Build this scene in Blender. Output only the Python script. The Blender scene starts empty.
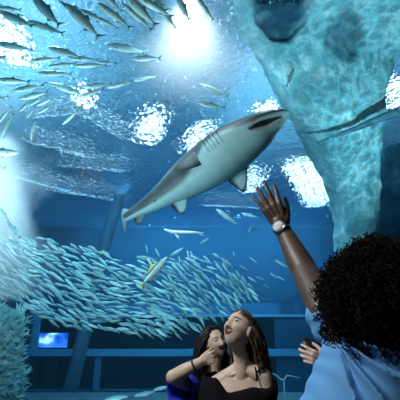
import bpy, bmesh, math, random
from mathutils import Vector, Matrix, noise, Quaternion

C = bpy.context.scene.collection
R = math.radians
rnd = random.Random(7)

# ------------------------------------------------------------------ camera
CAM_Z, PITCH, FPX = 1.52, R(18), 384.0
cam_d = bpy.data.cameras.new('camera')
cam_d.sensor_width = 36.0
cam_d.lens = 36.0 * FPX / 400.0
cam = bpy.data.objects.new('camera', cam_d)
cam.location = (0, 0, CAM_Z)
cam.rotation_euler = (R(90) + PITCH, 0, 0)
C.objects.link(cam)
sc = bpy.context.scene
sc.camera = cam

def at(px, py, Y):
    """point of the place seen at photo pixel (px, py), Y metres in front of the viewer"""
    u, v = (px - 200) / FPX, (200 - py) / FPX
    dy = math.cos(PITCH) - v * math.sin(PITCH)
    dz = math.sin(PITCH) + v * math.cos(PITCH)
    t = Y / dy
    return Vector((u * t, Y, CAM_Z + dz * t))

# ------------------------------------------------------------------ view, world, lamps
sc.view_settings.view_transform = 'Standard'
sc.view_settings.look = 'None'
sc.view_settings.gamma = 1.0
sc.view_settings.use_curve_mapping = False
sc.view_settings.exposure = 0.0
cy = sc.cycles
cy.use_denoising = True
cy.max_bounces = 10
cy.transparent_max_bounces = 24
cy.volume_bounces = 1
cy.diffuse_bounces = 3
cy.glossy_bounces = 4
cy.transmission_bounces = 6
cy.sample_clamp_indirect = 6.0
cy.use_adaptive_sampling = False

w = bpy.data.worlds.new('world')
sc.world = w
w.use_nodes = True
w.node_tree.nodes['Background'].inputs[0].default_value = (0.02, 0.05, 0.09, 1)
w.node_tree.nodes['Background'].inputs[1].default_value = 0.3

def lamp(name, kind, loc, target, power, col, size=1.0, size_y=None, angle=60, blend=0.6):
    d = bpy.data.lights.new(name, kind)
    d.energy = power
    d.color = col
    if kind == 'AREA':
        d.shape = 'RECTANGLE' if size_y else 'SQUARE'
        d.size = size
        if size_y: d.size_y = size_y
    elif kind == 'SPOT':
        d.spot_size = R(angle); d.spot_blend = blend; d.shadow_soft_size = size
    else:
        d.shadow_soft_size = size
    o = bpy.data.objects.new(name, d)
    o.location = loc
    o.rotation_euler = (Vector(target) - Vector(loc)).to_track_quat('-Z', 'Y').to_euler()
    C.objects.link(o)
    return o

SURF_Z = 6.05
WC = (0.70, 0.93, 1.0)
for x, y, p in ((-4.5, 8.4, 330), (-1.8, 8.4, 330), (1.0, 8.6, 300), (-2.4, 5.0, 120), (1.0, 5.2, 160)):
    lamp('tank_flood_fill', 'SPOT', (x, y, SURF_Z - .2), (x, y - .4, 0), p, WC, .2, angle=130, blend=.8)  # added just under the surface, in place of light from above
lamp('tank_front_fill', 'AREA', (-2.4, 3.9, 2.2), (-2.0, 5.0, 5.0), 120, (.72, .95, 1.0), 2.4, .5)  # added to brighten the near fish from the hall side
lamp('beam_lamp', 'SPOT', at(188, -8, 4.22), at(188, 60, 5.0), 800, (0.9, 0.97, 1.0), .05, angle=110, blend=1)
lamp('wall_wash_fill', 'AREA', (0.5, 15.4, 5.7), (0.5, 18, 3.2), 750, WC, 10, .4)  # added to lighten the top of the rear wall
lamp('unseen_hall_light', 'AREA', (-1.6, -1.6, 4.6), (0.5, 1.2, 1.4), 18, (.80, .9, 1.0), .6)  # unseen fill added behind the viewer for the curly-haired woman's back
rl = lamp('rock_fill', 'SPOT', (2.7, 3.85, 2.9), at(350, 95, 5.6), 260, (0.66, 0.95, 1.0), .03, angle=100, blend=.6)
# added light for the rock; a caustic net is patterned into its emission
rl.data.use_nodes = True
_n, _l = rl.data.node_tree.nodes, rl.data.node_tree.links
_tc, _nz, _vo = _n.new('ShaderNodeTexCoord'), _n.new('ShaderNodeTexNoise'), _n.new('ShaderNodeTexVoronoi')
_nz.inputs['Scale'].default_value = 9; _nz.inputs['Detail'].default_value = 3
_mx = _n.new('ShaderNodeMix'); _mx.data_type = 'VECTOR'; _mx.inputs['Factor'].default_value = .12
_l.new(_tc.outputs['Normal'], _nz.inputs['Vector'])
_l.new(_tc.outputs['Normal'], _mx.inputs['A']); _l.new(_nz.outputs['Color'], _mx.inputs['B'])
_vo.feature = 'DISTANCE_TO_EDGE'; _vo.inputs['Scale'].default_value = 18; _l.new(_mx.outputs['Result'], _vo.inputs['Vector'])
_mr = _n.new('ShaderNodeMapRange'); _mr.inputs['From Max'].default_value = .16; _mr.inputs['To Min'].default_value = 1.9; _mr.inputs['To Max'].default_value = .75
_l.new(_vo.outputs['Distance'], _mr.inputs['Value']); _l.new(_mr.outputs[0], _n['Emission'].inputs['Strength'])
lamp('plume_fill', 'SPOT', (-3.0, 5.6, SURF_Z - .2), (-4.2, 7.2, 3.4), 3300, (0.8, 0.97, 1.0), .3, angle=40, blend=.9)  # added so the plume turns white
lamp('roof_fill', 'POINT', (-6, 8, 7.6), (0, 0, 0), 1800, (.75, .93, 1), .05)  # added above the water to brighten the roof
lamp('tank_floor_fill', 'SPOT', (-2.0, 5.0, -.9), (-.4, 7.6, .4), 160, WC, .1, angle=60, blend=.7)  # added for the dim fish along the bottom
lamp('roof_fill', 'POINT', (2, 10, 7.6), (0, 0, 0), 1400, (.75, .93, 1), .05)  # second added light for the roof
lamp('unseen_hall_light', 'AREA', (-1.9, 0.9, 4.0), (0.2, 2.3, 1.4), 125, (1.0, 0.965, 0.91), .5)

# ------------------------------------------------------------------ helpers
def link(name, me, mats, parent=None):
    o = bpy.data.objects.new(name, me)
    C.objects.link(o)
    for m in (mats if isinstance(mats, (list, tuple)) else [mats]):
        me.materials.append(m)
    if parent: o.parent = parent
    return o

def finish(name, bm, mats, parent=None, smooth=True):
    me = bpy.data.meshes.new(name)
    bmesh.ops.recalc_face_normals(bm, faces=bm.faces)
    bm.to_mesh(me); bm.free()
    if smooth:
        me.polygons.foreach_set('use_smooth', [True] * len(me.polygons))
    return link(name, me, mats, parent)

def tag(o, label=None, cat=None, group=None, kind=None):
    if label: o['label'] = label
    if cat: o['category'] = cat
    if group: o['group'] = group
    if kind: o['kind'] = kind
    return o

def box(bm, lo, hi):
    vs = [bm.verts.new((x, y, z)) for x in (lo[0], hi[0]) for y in (lo[1], hi[1]) for z in (lo[2], hi[2])]
    for f in ((0, 1, 3, 2), (4, 6, 7, 5), (0, 4, 5, 1), (2, 3, 7, 6), (0, 2, 6, 4), (1, 5, 7, 3)):
        bm.faces.new([vs[i] for i in f])

def box_obj(name, lo, hi, mat, parent=None):
    bm = bmesh.new(); box(bm, lo, hi)
    return finish(name, bm, mat, parent, smooth=False)

def tube(bm, pts, radii, n=8, cap=True, flat=1.0, mi=0):
    """a tapered tube along points"""
    pts = [Vector(p) for p in pts]
    if not isinstance(radii, (list, tuple)): radii = [radii] * len(pts)
    rings = []
    t0 = (pts[1] - pts[0]).normalized()
    ref = Vector((0, 0, 1)) if abs(t0.z) < .9 else Vector((1, 0, 0))
    side = t0.cross(ref).normalized()
    for i, p in enumerate(pts):
        a = pts[max(0, i - 1)]; b = pts[min(len(pts) - 1, i + 1)]
        t = (b - a)
        t = t.normalized() if t.length > 1e-9 else t0
        side = (side - t * side.dot(t))
        side = side.normalized() if side.length > 1e-6 else t.orthogonal().normalized()
        up = side.cross(t)
        rings.append([bm.verts.new(p + radii[i] * (side * math.cos(k * 2 * math.pi / n) + flat * up * math.sin(k * 2 * math.pi / n))) for k in range(n)])
    for i in range(len(rings) - 1):
        for k in range(n):
            f = bm.faces.new((rings[i][k], rings[i][(k + 1) % n], rings[i + 1][(k + 1) % n], rings[i + 1][k]))
            f.material_index = mi
    if cap:
        for r_ in (rings[0], rings[-1]):
            f = bm.faces.new(r_); f.material_index = mi
    return rings

# ------------------------------------------------------------------ materials
def mat(name):
    m = bpy.data.materials.new(name); m.use_nodes = True
    nt = m.node_tree
    return m, nt, nt.nodes, nt.links

def plain(name, col, rough=.6, metal=0.0, spec=.5, bump=0, bscale=20, var=0, vscale=8, sheen=0):
    m, nt, N, L = mat(name)
    b = N['Principled BSDF']
    b.inputs['Base Color'].default_value = (*col, 1)
    b.inputs['Roughness'].default_value = rough
    b.inputs['Metallic'].default_value = metal
    b.inputs['Specular IOR Level'].default_value = spec
    if sheen: b.inputs['Sheen Weight'].default_value = sheen
    tc = N.new('ShaderNodeTexCoord')
    if var:
        n = N.new('ShaderNodeTexNoise'); n.inputs['Scale'].default_value = vscale; n.inputs['Detail'].default_value = 5
        L.new(tc.outputs['Object'], n.inputs['Vector'])
        r_ = N.new('ShaderNodeMix'); r_.data_type = 'RGBA'
        r_.inputs['A'].default_value = (*[c * (1 - var) for c in col], 1)
        r_.inputs['B'].default_value = (*[min(1, c * (1 + var)) for c in col], 1)
        L.new(n.outputs['Fac'], r_.inputs['Factor'])
        L.new(r_.outputs['Result'], b.inputs['Base Color'])
    if bump:
        n = N.new('ShaderNodeTexNoise'); n.inputs['Scale'].default_value = bscale; n.inputs['Detail'].default_value = 4
        L.new(tc.outputs['Object'], n.inputs['Vector'])
        bp = N.new('ShaderNodeBump'); bp.inputs['Strength'].default_value = bump; bp.inputs['Distance'].default_value = .02
        L.new(n.outputs['Fac'], bp.inputs['Height'])
        L.new(bp.outputs['Normal'], b.inputs['Normal'])
    return m

def emit(name, col, s):
    m, nt, N, L = mat(name)
    N.remove(N['Principled BSDF'])
    e = N.new('ShaderNodeEmission'); e.inputs[0].default_value = (*col, 1); e.inputs[1].default_value = s
    L.new(e.outputs[0], N['Material Output'].inputs[0])
    return m

def ramp(N, stops):
    r_ = N.new('ShaderNodeValToRGB')
    e = r_.color_ramp.elements
    e[0].position, e[0].color = stops[0][0], (*stops[0][1], 1)
    e[1].position, e[1].color = stops[-1][0], (*stops[-1][1], 1)
    for p, c in stops[1:-1]:
        k = e.new(p); k.color = (*c, 1)
    return r_

# ------------------------------------------------------------------ hall of the visitors
m_hall = plain('hall_paint', (.012, .014, .018), .9, spec=.1)
m_carpet = plain('hall_carpet', (.02, .022, .03), .95, spec=.1, bump=.4, bscale=200)
tag(box_obj('floor', (-6, -2.5, -.12), (6, 3.5, 0), m_carpet), kind='structure')
tag(box_obj('ceiling', (-6, -2.5, 6.9), (6, 3.5, 7.0), m_hall), kind='structure')
tag(box_obj('wall_back', (-6, -2.6, 0), (6, -2.5, 6.9), m_hall), kind='structure')
tag(box_obj('wall_left', (-6.1, -2.5, 0), (-6, 3.5, 6.9), m_hall), kind='structure')
tag(box_obj('wall_right', (6, -2.5, 0), (6.1, 3.5, 6.9), m_hall), kind='structure')

# acrylic pane between the hall and the tank
m, nt, N, L = mat('acrylic'); N.remove(N['Principled BSDF'])
tr = N.new('ShaderNodeBsdfTransparent'); tr.inputs[0].default_value = (.97, .99, 1, 1)
gl = N.new('ShaderNodeBsdfGlossy'); gl.inputs['Roughness'].default_value = .02
mx = N.new('ShaderNodeMixShader'); fr = N.new('ShaderNodeFresnel'); fr.inputs[0].default_value = 1.03
L.new(fr.outputs[0], mx.inputs[0]); L.new(tr.outputs[0], mx.inputs[1]); L.new(gl.outputs[0], mx.inputs[2])
L.new(mx.outputs[0], N['Material Output'].inputs[0])
m_acrylic = m
tag(box_obj('window_1', (-6, 3.5, 0), (6, 3.62, 6.9), m_acrylic), kind='structure')

# ------------------------------------------------------------------ tank shell
REAR = 18.0
m_tank = plain('tank_paint', (.022, .11, .22), .8, spec=.2, var=.35, vscale=.6)
m_sand = plain('tank_sand', (.10, .17, .19), .9, bump=.5, bscale=9, var=.3, vscale=2)
m_frame = plain('window_frame_paint', (.05, .25, .40), .6)
TX0, TX1 = -9.5, 9.5
tag(box_obj('wall_tank_left', (TX0 - .2, 3.62, -1.2), (TX0, REAR, 7.4), m_tank), kind='structure')
tag(box_obj('wall_tank_right', (TX1, 3.62, -1.2), (TX1 + .2, REAR, 7.4), m_tank), kind='structure')
tag(box_obj('floor_tank', (TX0, 3.62, -1.4), (TX1, REAR, -1.2), m_sand), kind='structure')
tag(box_obj('wall_tank_front', (TX0, 3.5, -1.4), (TX1, 3.62, 0), m_tank), kind='structure')

# rear wall with a band of viewing windows
zt, zb = at(150, 317, REAR).z, at(150, 349, REAR).z        # upper opening
zc, zd = at(150, 356, REAR).z, -1.12                         # lower opening
xl, xr = at(30, 340, REAR).x, at(276, 340, REAR).x
bm = bmesh.new()
box(bm, (TX0, REAR, zt + .12), (TX1, REAR + .3, 9.6))
box(bm, (TX0, REAR, -1.4), (xl, REAR + .3, zt + .12))
box(bm, (xr, REAR, -1.4), (TX1, REAR + .3, zt + .12))
box(bm, (xl, REAR, -1.4), (xr, REAR + .3, zd))
tag(finish('wall_tank_rear', bm, m_tank, smooth=False), kind='structure')
tag(box_obj('trim_1', (TX0, REAR - .1, zc), (TX1, REAR + .02, zb), m_frame), kind='structure')
tag(box_obj('trim_2', (TX0, REAR - .06, zt), (TX1, REAR + .02, zt + .12), m_frame), kind='structure')
a, b = at(32.5, 335, REAR).x, at(39, 335, REAR).x
tag(box_obj('trim_3', (a, REAR - .08, zb), (b, REAR + .02, zt), m_frame), kind='structure')
a, b = at(97, 335, REAR).x, at(103, 335, REAR).x
m_frame2 = plain('mullion_paint', (.03, .12, .2), .6)
tag(box_obj('trim_4', (a, REAR - .04, zd), (b, REAR + .1, zc), m_frame2), kind='structure')
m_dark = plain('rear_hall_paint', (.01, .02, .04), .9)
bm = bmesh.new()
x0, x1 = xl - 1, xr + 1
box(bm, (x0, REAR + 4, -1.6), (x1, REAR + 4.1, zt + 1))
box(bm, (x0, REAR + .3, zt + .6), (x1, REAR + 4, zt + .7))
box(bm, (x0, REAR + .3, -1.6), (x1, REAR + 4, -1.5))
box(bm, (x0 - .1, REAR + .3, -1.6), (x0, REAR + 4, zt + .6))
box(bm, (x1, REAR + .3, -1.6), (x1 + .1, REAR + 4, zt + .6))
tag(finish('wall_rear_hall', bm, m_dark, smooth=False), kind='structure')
tag(box_obj('window_2', (xl, REAR + .1, zd), (xr, REAR + .16, zt), m_acrylic), kind='structure')

# roof over the tank, seen broken up through the ripples
m_roof = plain('roof_panels', (.20, .40, .56), .8, var=1.0, vscale=1.6)
tag(box_obj('ceiling_tank', (TX0, 2.0, 9.6), (TX1, REAR + 3, 9.8), m_roof), kind='structure')

# water surface
m, nt, N, L = mat('rippled_water'); N.remove(N['Principled BSDF'])
tc = N.new('ShaderNodeTexCoord')
mp = N.new('ShaderNodeMapping'); mp.inputs['Scale'].default_value = (1, .8, 1); mp.inputs['Rotation'].default_value = (0, 0, R(25))
L.new(tc.outputs['Object'], mp.inputs['Vector'])
n1 = N.new('ShaderNodeTexNoise'); n1.inputs['Scale'].default_value = 7; n1.inputs['Detail'].default_value = 2; n1.inputs['Distortion'].default_value = .8
n2 = N.new('ShaderNodeTexNoise'); n2.inputs['Scale'].default_value = .8; n2.inputs['Detail'].default_value = 1
for n in (n1, n2): L.new(mp.outputs[0], n.inputs['Vector'])
b1 = N.new('ShaderNodeBump'); b1.inputs['Distance'].default_value = .23; b1.inputs['Strength'].default_value = 1
b2 = N.new('ShaderNodeBump'); b2.inputs['Distance'].default_value = .35; b2.inputs['Strength'].default_value = 1
L.new(n1.outputs['Fac'], b1.inputs['Height']); L.new(n2.outputs['Fac'], b2.inputs['Height'])
L.new(b2.outputs['Normal'], b1.inputs['Normal'])
rf = N.new('ShaderNodeBsdfRefraction'); rf.inputs['IOR'].default_value = 1.10; rf.inputs['Roughness'].default_value = .0
rf.inputs[0].default_value = (.75, .93, 1, 1)
gl = N.new('ShaderNodeBsdfGlossy'); gl.inputs['Roughness'].default_value = .05; gl.inputs[0].default_value = (.6, .85, 1, 1)
mx = N.new('ShaderNodeMixShader'); mx.inputs[0].default_value = .35
L.new(b1.outputs[0], rf.inputs['Normal']); L.new(b1.outputs[0], gl.inputs['Normal'])
L.new(rf.outputs[0], mx.inputs[1]); L.new(gl.outputs[0], mx.inputs[2]); L.new(mx.outputs[0], N['Material Output'].inputs[0])
bm = bmesh.new()
bmesh.ops.create_grid(bm, x_segments=120, y_segments=90, size=.5)
for v in bm.verts:
    x, y = v.co.x * (TX1 - TX0), 3.62 + (v.co.y + .5) * (REAR - 3.62)
    v.co = (x, y, SURF_Z + .05 * noise.noise((x * .5, y * .5, 0)) )
for f in bm.faces: f.normal_flip()
me = bpy.data.meshes.new('water_surface'); bm.to_mesh(me); bm.free()
me.polygons.foreach_set('use_smooth', [True] * len(me.polygons))
tag(link('water_surface', me, m), kind='structure')

# the water itself: thin blue haze
m, nt, N, L = mat('tank_water'); N.remove(N['Principled BSDF'])
vs = N.new('ShaderNodeVolumeScatter'); vs.inputs['Color'].default_value = (.24, .54, .74, 1); vs.inputs['Density'].default_value = .009
vs.inputs['Anisotropy'].default_value = .35
va = N.new('ShaderNodeVolumeAbsorption'); va.inputs['Color'].default_value = (.17, .66, .85, 1); va.inputs['Density'].default_value = .08
ad = N.new('ShaderNodeAddShader')
L.new(vs.outputs[0], ad.inputs[0]); L.new(va.outputs[0], ad.inputs[1]); L.new(ad.outputs[0], N['Material Output'].inputs['Volume'])
tag(box_obj('water', (TX0, 3.63, -1.2), (TX1, REAR, SURF_Z - .06), m), kind='structure')

# lamps above the surface
m_lamp = emit('lamp_glow', (.93, .98, 1), 14)
m_dim = emit('added_streak_glow', (.62, .88, 1), 2.2)
m_housing = plain('lamp_housing', (.05, .06, .07), .5)
def panel(px, py, sx, sy, label, rot=0, m=None, z=7.6, tubes=0, strength=None):
    p = at(px, py, 5)
    d = (p - Vector((0, 0, CAM_Z))).normalized()
    q = Vector((0, 0, CAM_Z)) + d * ((z - CAM_Z) / d.z)
    root = box_obj('ceiling_light', (-sx / 2 - .05, -sy / 2 - .05, .02), (sx / 2 + .05, sy / 2 + .05, .14), m_housing)
    if tubes:
        for k in range(tubes):
            y = -sy / 2 + sy * (k + .5) / tubes
            bm = bmesh.new(); tube(bm, [(-sx / 2, y, -.03), (sx / 2, y, -.03)], .045, 8)
            finish('tube', bm, m or m_lamp, root)
    else:
        box_obj('diffuser', (-sx / 2, -sy / 2, 0), (sx / 2, sy / 2, .03), m or m_lamp, root)
    root.location = q; root.rotation_euler = (0, 0, R(rot))
    tag(root, label, 'lamp')
    return root
panel(152, 114, .4, 1.7, 'bright lamp over the water, glinting above the middle of the shark', 20, tubes=5)
panel(198, 127, .4, 1.6, 'bright lamp glinting just above the grey back of the shark', 20, tubes=5)
panel(264, 104, .2, 1.0, 'bright lamp glinting behind the snout of the shark', 15)
panel(315, 177, 4.8, 1.5, 'broad lamp whose glints scatter beside the teal rock', 66, tubes=5, z=6.9)
panel(252, 168, .2, 1.6, 'faint lamp glinting under the jaw of the shark', 10)
panel(396, 78, .4, .8, 'bright lamp glinting at the upper edge of the teal rock on the right')
panel(14, 32, .5, 1.0, 'large lamp shining white above the fish in the top left corner')
panel(86, 84, .25, .5, 'small bright lamp behind the level fish in the top left')
for x, y, sx, sy, rot, lab in ((60, 130, 2.2, .22, 38, 'added dim light strip glimmering through the ripples beside the hanging fish'),
        (95, 150, 2.4, .22, 14, 'added dim light strip glimmering through the ripples under the left large glint'),
        (45, 165, 2.6, .2, 48, 'added dim light strip glimmering through the ripples near the white plume'),
        (90, 178, 3.0, .25, 30, 'added dim light strip glimmering lowest on the left, near the far end of the tank'),
        (110, 110, 1.8, .2, 55, 'added dim light strip glimmering left of the large glint above the shark'),
        (60, 95, 1.6, .15, -10, 'added dim light strip glimmering behind the level fish'),
        (235, 190, 3.0, .25, 10, 'added dim light strip glimmering behind the raised hand')):
    panel(x, y, sx, sy, lab, rot, m_dim)  # glowing strips added so the ripples show pale streaks

# ------------------------------------------------------------------ rocks
def rock_mat(name, dark, mid, light, scale=2.0):
    m, nt, N, L = mat(name)
    b = N['Principled BSDF']; b.inputs['Roughness'].default_value = .9; b.inputs['Specular IOR Level'].default_value = .15
    tc = N.new('ShaderNodeTexCoord')
    n = N.new('ShaderNodeTexNoise'); n.inputs['Scale'].default_value = scale; n.inputs['Detail'].default_value = 8; n.inputs['Roughness'].default_value = .72
    n.inputs['Distortion'].default_value = .6
    L.new(tc.outputs['Object'], n.inputs['Vector'])
    r_ = ramp(N, [(.3, dark), (.5, mid), (.72, light)])
    L.new(n.outputs['Fac'], r_.inputs[0])
    at_ = N.new('ShaderNodeAttribute'); at_.attribute_name = 'recess_dark'  # hollows coloured dark: the shade of a deep gap put into the colour
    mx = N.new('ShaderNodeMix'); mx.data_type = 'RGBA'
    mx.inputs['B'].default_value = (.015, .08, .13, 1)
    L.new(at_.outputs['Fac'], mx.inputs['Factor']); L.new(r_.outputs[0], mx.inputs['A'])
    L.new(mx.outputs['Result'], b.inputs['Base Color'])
    n2 = N.new('ShaderNodeTexNoise'); n2.inputs['Scale'].default_value = scale * 6; n2.inputs['Detail'].default_value = 5
    L.new(tc.outputs['Object'], n2.inputs['Vector'])
    bp = N.new('ShaderNodeBump'); bp.inputs['Strength'].default_value = .6; bp.inputs['Distance'].default_value = .06
    L.new(n2.outputs['Fac'], bp.inputs['Height']); L.new(bp.outputs[0], b.inputs['Normal'])
    return m

m_rock = rock_mat('pale_rock', (.07, .30, .36), (.17, .46, .52), (.5, .8, .82), 2.6)
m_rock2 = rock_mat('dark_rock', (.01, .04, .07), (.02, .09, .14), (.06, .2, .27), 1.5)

def interp(tab, x):
    for (a, b) in zip(tab, tab[1:]):
        if (a[0] <= x <= b[0]) or (a[0] >= x >= b[0]):
            t = (x - a[0]) / (b[0] - a[0]) if b[0] != a[0] else 0
            return [p + (q - p) * t for p, q in zip(a[1:], b[1:])]
    return list(tab[0][1:]) if abs(x - tab[0][0]) < abs(x - tab[-1][0]) else list(tab[-1][1:])

def slab_rock(name, tab, m, label, cat, thick=1.0, rough=.25, nu=70, nv=110, recess=(), bulge=.45):
    """a leaning rock: rows of (photo row, left, right, distance), bulging front, real thickness behind"""
    bm = bmesh.new(); lay = bm.verts.layers.float.new('recess_dark')
    r0, r1 = tab[0][0], tab[-1][0]
    front, back = [], []
    for j in range(nv + 1):
        row = r0 + (r1 - r0) * j / nv
        l, r_, Y = interp(tab, row)
        fr, bk = [], []
        for i in range(nu + 1):
            u = i / nu
            px = l + (r_ - l) * u + 2.5 * noise.noise((row * .11, u * 9, 3)) + 3 * noise.noise((row * .035, u * 3, 9)) 
            p = at(px, row, Y)
            n3 = noise.fractal(p * 1.1, 1.0, 2.0, 5)
            e = math.sqrt(max(0, 1 - (2 * u - 1) ** 2))
            d = -bulge * e - rough * n3 * (.3 + e)
            al = 0
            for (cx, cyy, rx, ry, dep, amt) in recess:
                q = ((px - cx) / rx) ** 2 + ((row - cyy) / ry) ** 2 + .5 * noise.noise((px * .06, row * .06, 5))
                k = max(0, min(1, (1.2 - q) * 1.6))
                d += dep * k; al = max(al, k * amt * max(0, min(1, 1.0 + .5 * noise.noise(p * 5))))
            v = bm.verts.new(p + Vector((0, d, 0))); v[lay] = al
            fr.append(v)
            bk.append(bm.verts.new(p + Vector((0, thick * (.25 + .75 * e) + .2 * n3, 0))))
        front.append(fr); back.append(bk)
    for j in range(nv):
        for i in range(nu):
            bm.faces.new((front[j][i], front[j][i + 1], front[j + 1][i + 1], front[j + 1][i]))
            bm.faces.new((back[j][i], back[j + 1][i], back[j + 1][i + 1], back[j][i + 1]))
        bm.faces.new((front[j][0], front[j + 1][0], back[j + 1][0], back[j][0]))
        bm.faces.new((front[j][nu], back[j][nu], back[j + 1][nu], front[j + 1][nu]))
    for i in range(nu):
        bm.faces.new((front[0][i], back[0][i], back[0][i + 1], front[0][i + 1]))
        bm.faces.new((front[nv][i], front[nv][i + 1], back[nv][i + 1], back[nv][i]))
    return tag(finish(name, bm, m), label, cat)

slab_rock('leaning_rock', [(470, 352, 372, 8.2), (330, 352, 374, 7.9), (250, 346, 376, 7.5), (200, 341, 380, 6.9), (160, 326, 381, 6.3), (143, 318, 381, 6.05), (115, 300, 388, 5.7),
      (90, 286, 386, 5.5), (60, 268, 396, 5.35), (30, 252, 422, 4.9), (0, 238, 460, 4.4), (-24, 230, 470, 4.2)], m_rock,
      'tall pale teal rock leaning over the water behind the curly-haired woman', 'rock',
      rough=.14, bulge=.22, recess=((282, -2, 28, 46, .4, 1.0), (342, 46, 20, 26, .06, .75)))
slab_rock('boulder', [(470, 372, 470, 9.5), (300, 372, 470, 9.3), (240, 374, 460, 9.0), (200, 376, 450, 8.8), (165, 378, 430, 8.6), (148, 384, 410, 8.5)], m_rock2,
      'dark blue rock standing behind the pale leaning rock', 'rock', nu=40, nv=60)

# dark pole across the pale rock
m_pole = plain('dark_pole', (.03, .12, .17), .8, var=.4, bump=.4, bscale=12)
bm = bmesh.new()
pts = [at(317 + (398 - 317) * k / 12, 143 + (112 - 143) * k / 12 - .5 * math.sin(k * .9), 5.62 - .035 * k) for k in range(13)]
tube(bm, pts, [.013 + .0048 * k + .01 * noise.noise((k * .8, 0, 0)) for k in range(13)], 10)
tag(finish('pole', bm, m_pole), 'dark slanting pole lying across the pale teal rock', 'pole')

# fuzzy rock in the bottom left corner
m_fuzz = rock_mat('algae_rock', (.10, .36, .42), (.22, .54, .58), (.5, .8, .8), 3)
def blob_rock(name, c, rad, m, label, seg=60, amp=.28, fuzz=0, flen=.1, seed=0):
    bm = bmesh.new(); bm.verts.layers.float.new('recess_dark')
    bmesh.ops.create_uvsphere(bm, u_segments=seg, v_segments=seg * 2 // 3, radius=1)
    for v in bm.verts:
        n3 = noise.fractal(v.co * 1.6 + Vector((seed, seed * 2, 0)), 1.0, 2.0, 5)
        q = v.co * (1 + amp * n3)
        v.co = Vector((q.x * rad[0], q.y * rad[1], q.z * rad[2]))
    bm.normal_update()
    base = [(v.co.copy(), v.normal.copy()) for v in bm.verts]
    for k in range(fuzz):
        p, n = rnd.choice(base)
        d = (n + Vector((rnd.uniform(-.6, .6), rnd.uniform(-.6, .6), rnd.uniform(-.2, .8)))).normalized()
        l = flen * rnd.uniform(.5, 1.4)
        s = d.orthogonal().normalized() * l * .16
        a, b, e = bm.verts.new(p - s), bm.verts.new(p + s), bm.verts.new(p + d * l)
        c2 = bm.verts.new(p + d.cross(s).normalized() * l * .16)
        bm.faces.new((a, b, e)); bm.faces.new((b, c2, e)); bm.faces.new((c2, a, e))
    o = finish(name, bm, m); o.location = c
    return tag(o, label, 'rock')
p = at(-10, 372, 6.2)
blob_rock('mossy_rock', (p.x, p.y, (-1.2 + at(0, 318, 6.2).z) / 2), (.5, .5, (at(0, 312, 6.2).z + 1.2) / 2), m_fuzz, 'pale teal rock with fuzzy weed in the bottom left corner', fuzz=5200, flen=.13)
p = at(282, 397, 9.5)
blob_rock('low_rock', (p.x, p.y, -.95), (.75, .6, .55), m_fuzz, 'low teal rock on the tank bottom between the two women', fuzz=500, flen=.08, seed=4)

# thin pale strand above it
m_strand = plain('pale_strand', (.22, .45, .5), .7)
bm = bmesh.new()
sp = [(254, 374), (260, 371.5), (268, 372), (275, 374.5), (281, 379.5), (284, 380), (287, 375.5), (293, 376.5), (300, 378)]
tube(bm, [at(x, y, 8.2) for x, y in sp], [.016, .015, .015, .014, .014, .015, .014, .012, .008], 7)
p0 = at(284, 380, 8.2)
tube(bm, [p0, p0 + Vector((.03, .2, -.5)), Vector((p0.x + .02, p0.y + .6, -1.2))], [.014, .012, .012], 6)
tag(finish('sea_whip', bm, m_strand), 'thin pale wavy strand above the low teal rock', 'sea plant')

# leaning pipe far back on the left
bm = bmesh.new()
tube(bm, [at(128, 175, 13.5), at(117, 205, 13.4), at(104, 247, 13.2), at(92, 300, 13), at(70, 392, 12.6)], [.2, .2, .21, .21, .22], 14)
m_pipe = plain('grey_pipe', (.07, .20, .30), .6, var=.3, vscale=3)
tag(finish('pipe', bm, m_pipe), 'faint leaning pipe far behind the tail of the shark', 'pipe')

# bubbles rising on the left
m, nt, N, L = mat('bubbles'); N.remove(N['Principled BSDF'])
vs = N.new('ShaderNodeVolumeScatter'); vs.inputs['Color'].default_value = (.86, .97, 1, 1); vs.inputs['Anisotropy'].default_value = .2
tc = N.new('ShaderNodeTexCoord')
n = N.new('ShaderNodeTexNoise'); n.inputs['Scale'].default_value = 1.2; n.inputs['Detail'].default_value = 5; n.inputs['Distortion'].default_value = .5
L.new(tc.outputs['Object'], n.inputs['Vector'])
def mth(op, a, b=None):
    k = N.new('ShaderNodeMath'); k.operation = op
    for i, q in enumerate((a, b)):
        if q is None: continue
        if isinstance(q, (int, float)): k.inputs[i].default_value = q
        else: L.new(q, k.inputs[i])
    return k.outputs[0]
sx = N.new('ShaderNodeSeparateXYZ'); L.new(tc.outputs['Object'], sx.inputs[0])
pa, pb = at(4, 300, 7.2), at(-8, 100, 7.2)                    # axis of the plume
kx = (pb.x - pa.x) / (pb.z - pa.z)
dx = mth('SUBTRACT', sx.outputs['X'], mth('ADD', mth('MULTIPLY', mth('SUBTRACT', sx.outputs['Z'], pa.z), kx), pa.x))
dy = mth('SUBTRACT', sx.outputs['Y'], 7.2)
rr = mth('SQRT', mth('ADD', mth('MULTIPLY', dx, dx), mth('MULTIPLY', dy, dy)))
fall = mth('SUBTRACT', 1.0, mth('DIVIDE', rr, 1.3))
den = mth('MAXIMUM', mth('SUBTRACT', mth('ADD', fall, mth('MULTIPLY', n.outputs['Fac'], 1.6)), 1.1), 0.0)
L.new(mth('MULTIPLY', den, 1.4), vs.inputs['Density'])
L.new(vs.outputs[0], N['Material Output'].inputs['Volume'])
m_bub = m
bm = bmesh.new()
tube(bm, [pa + (pb - pa) * (k / 8) for k in range(9)], [1.5] * 9, 20)
tag(finish('bubble_plume', bm, m_bub), 'white plume of fine bubbles rising along the left edge', 'bubbles', kind='stuff')

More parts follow.
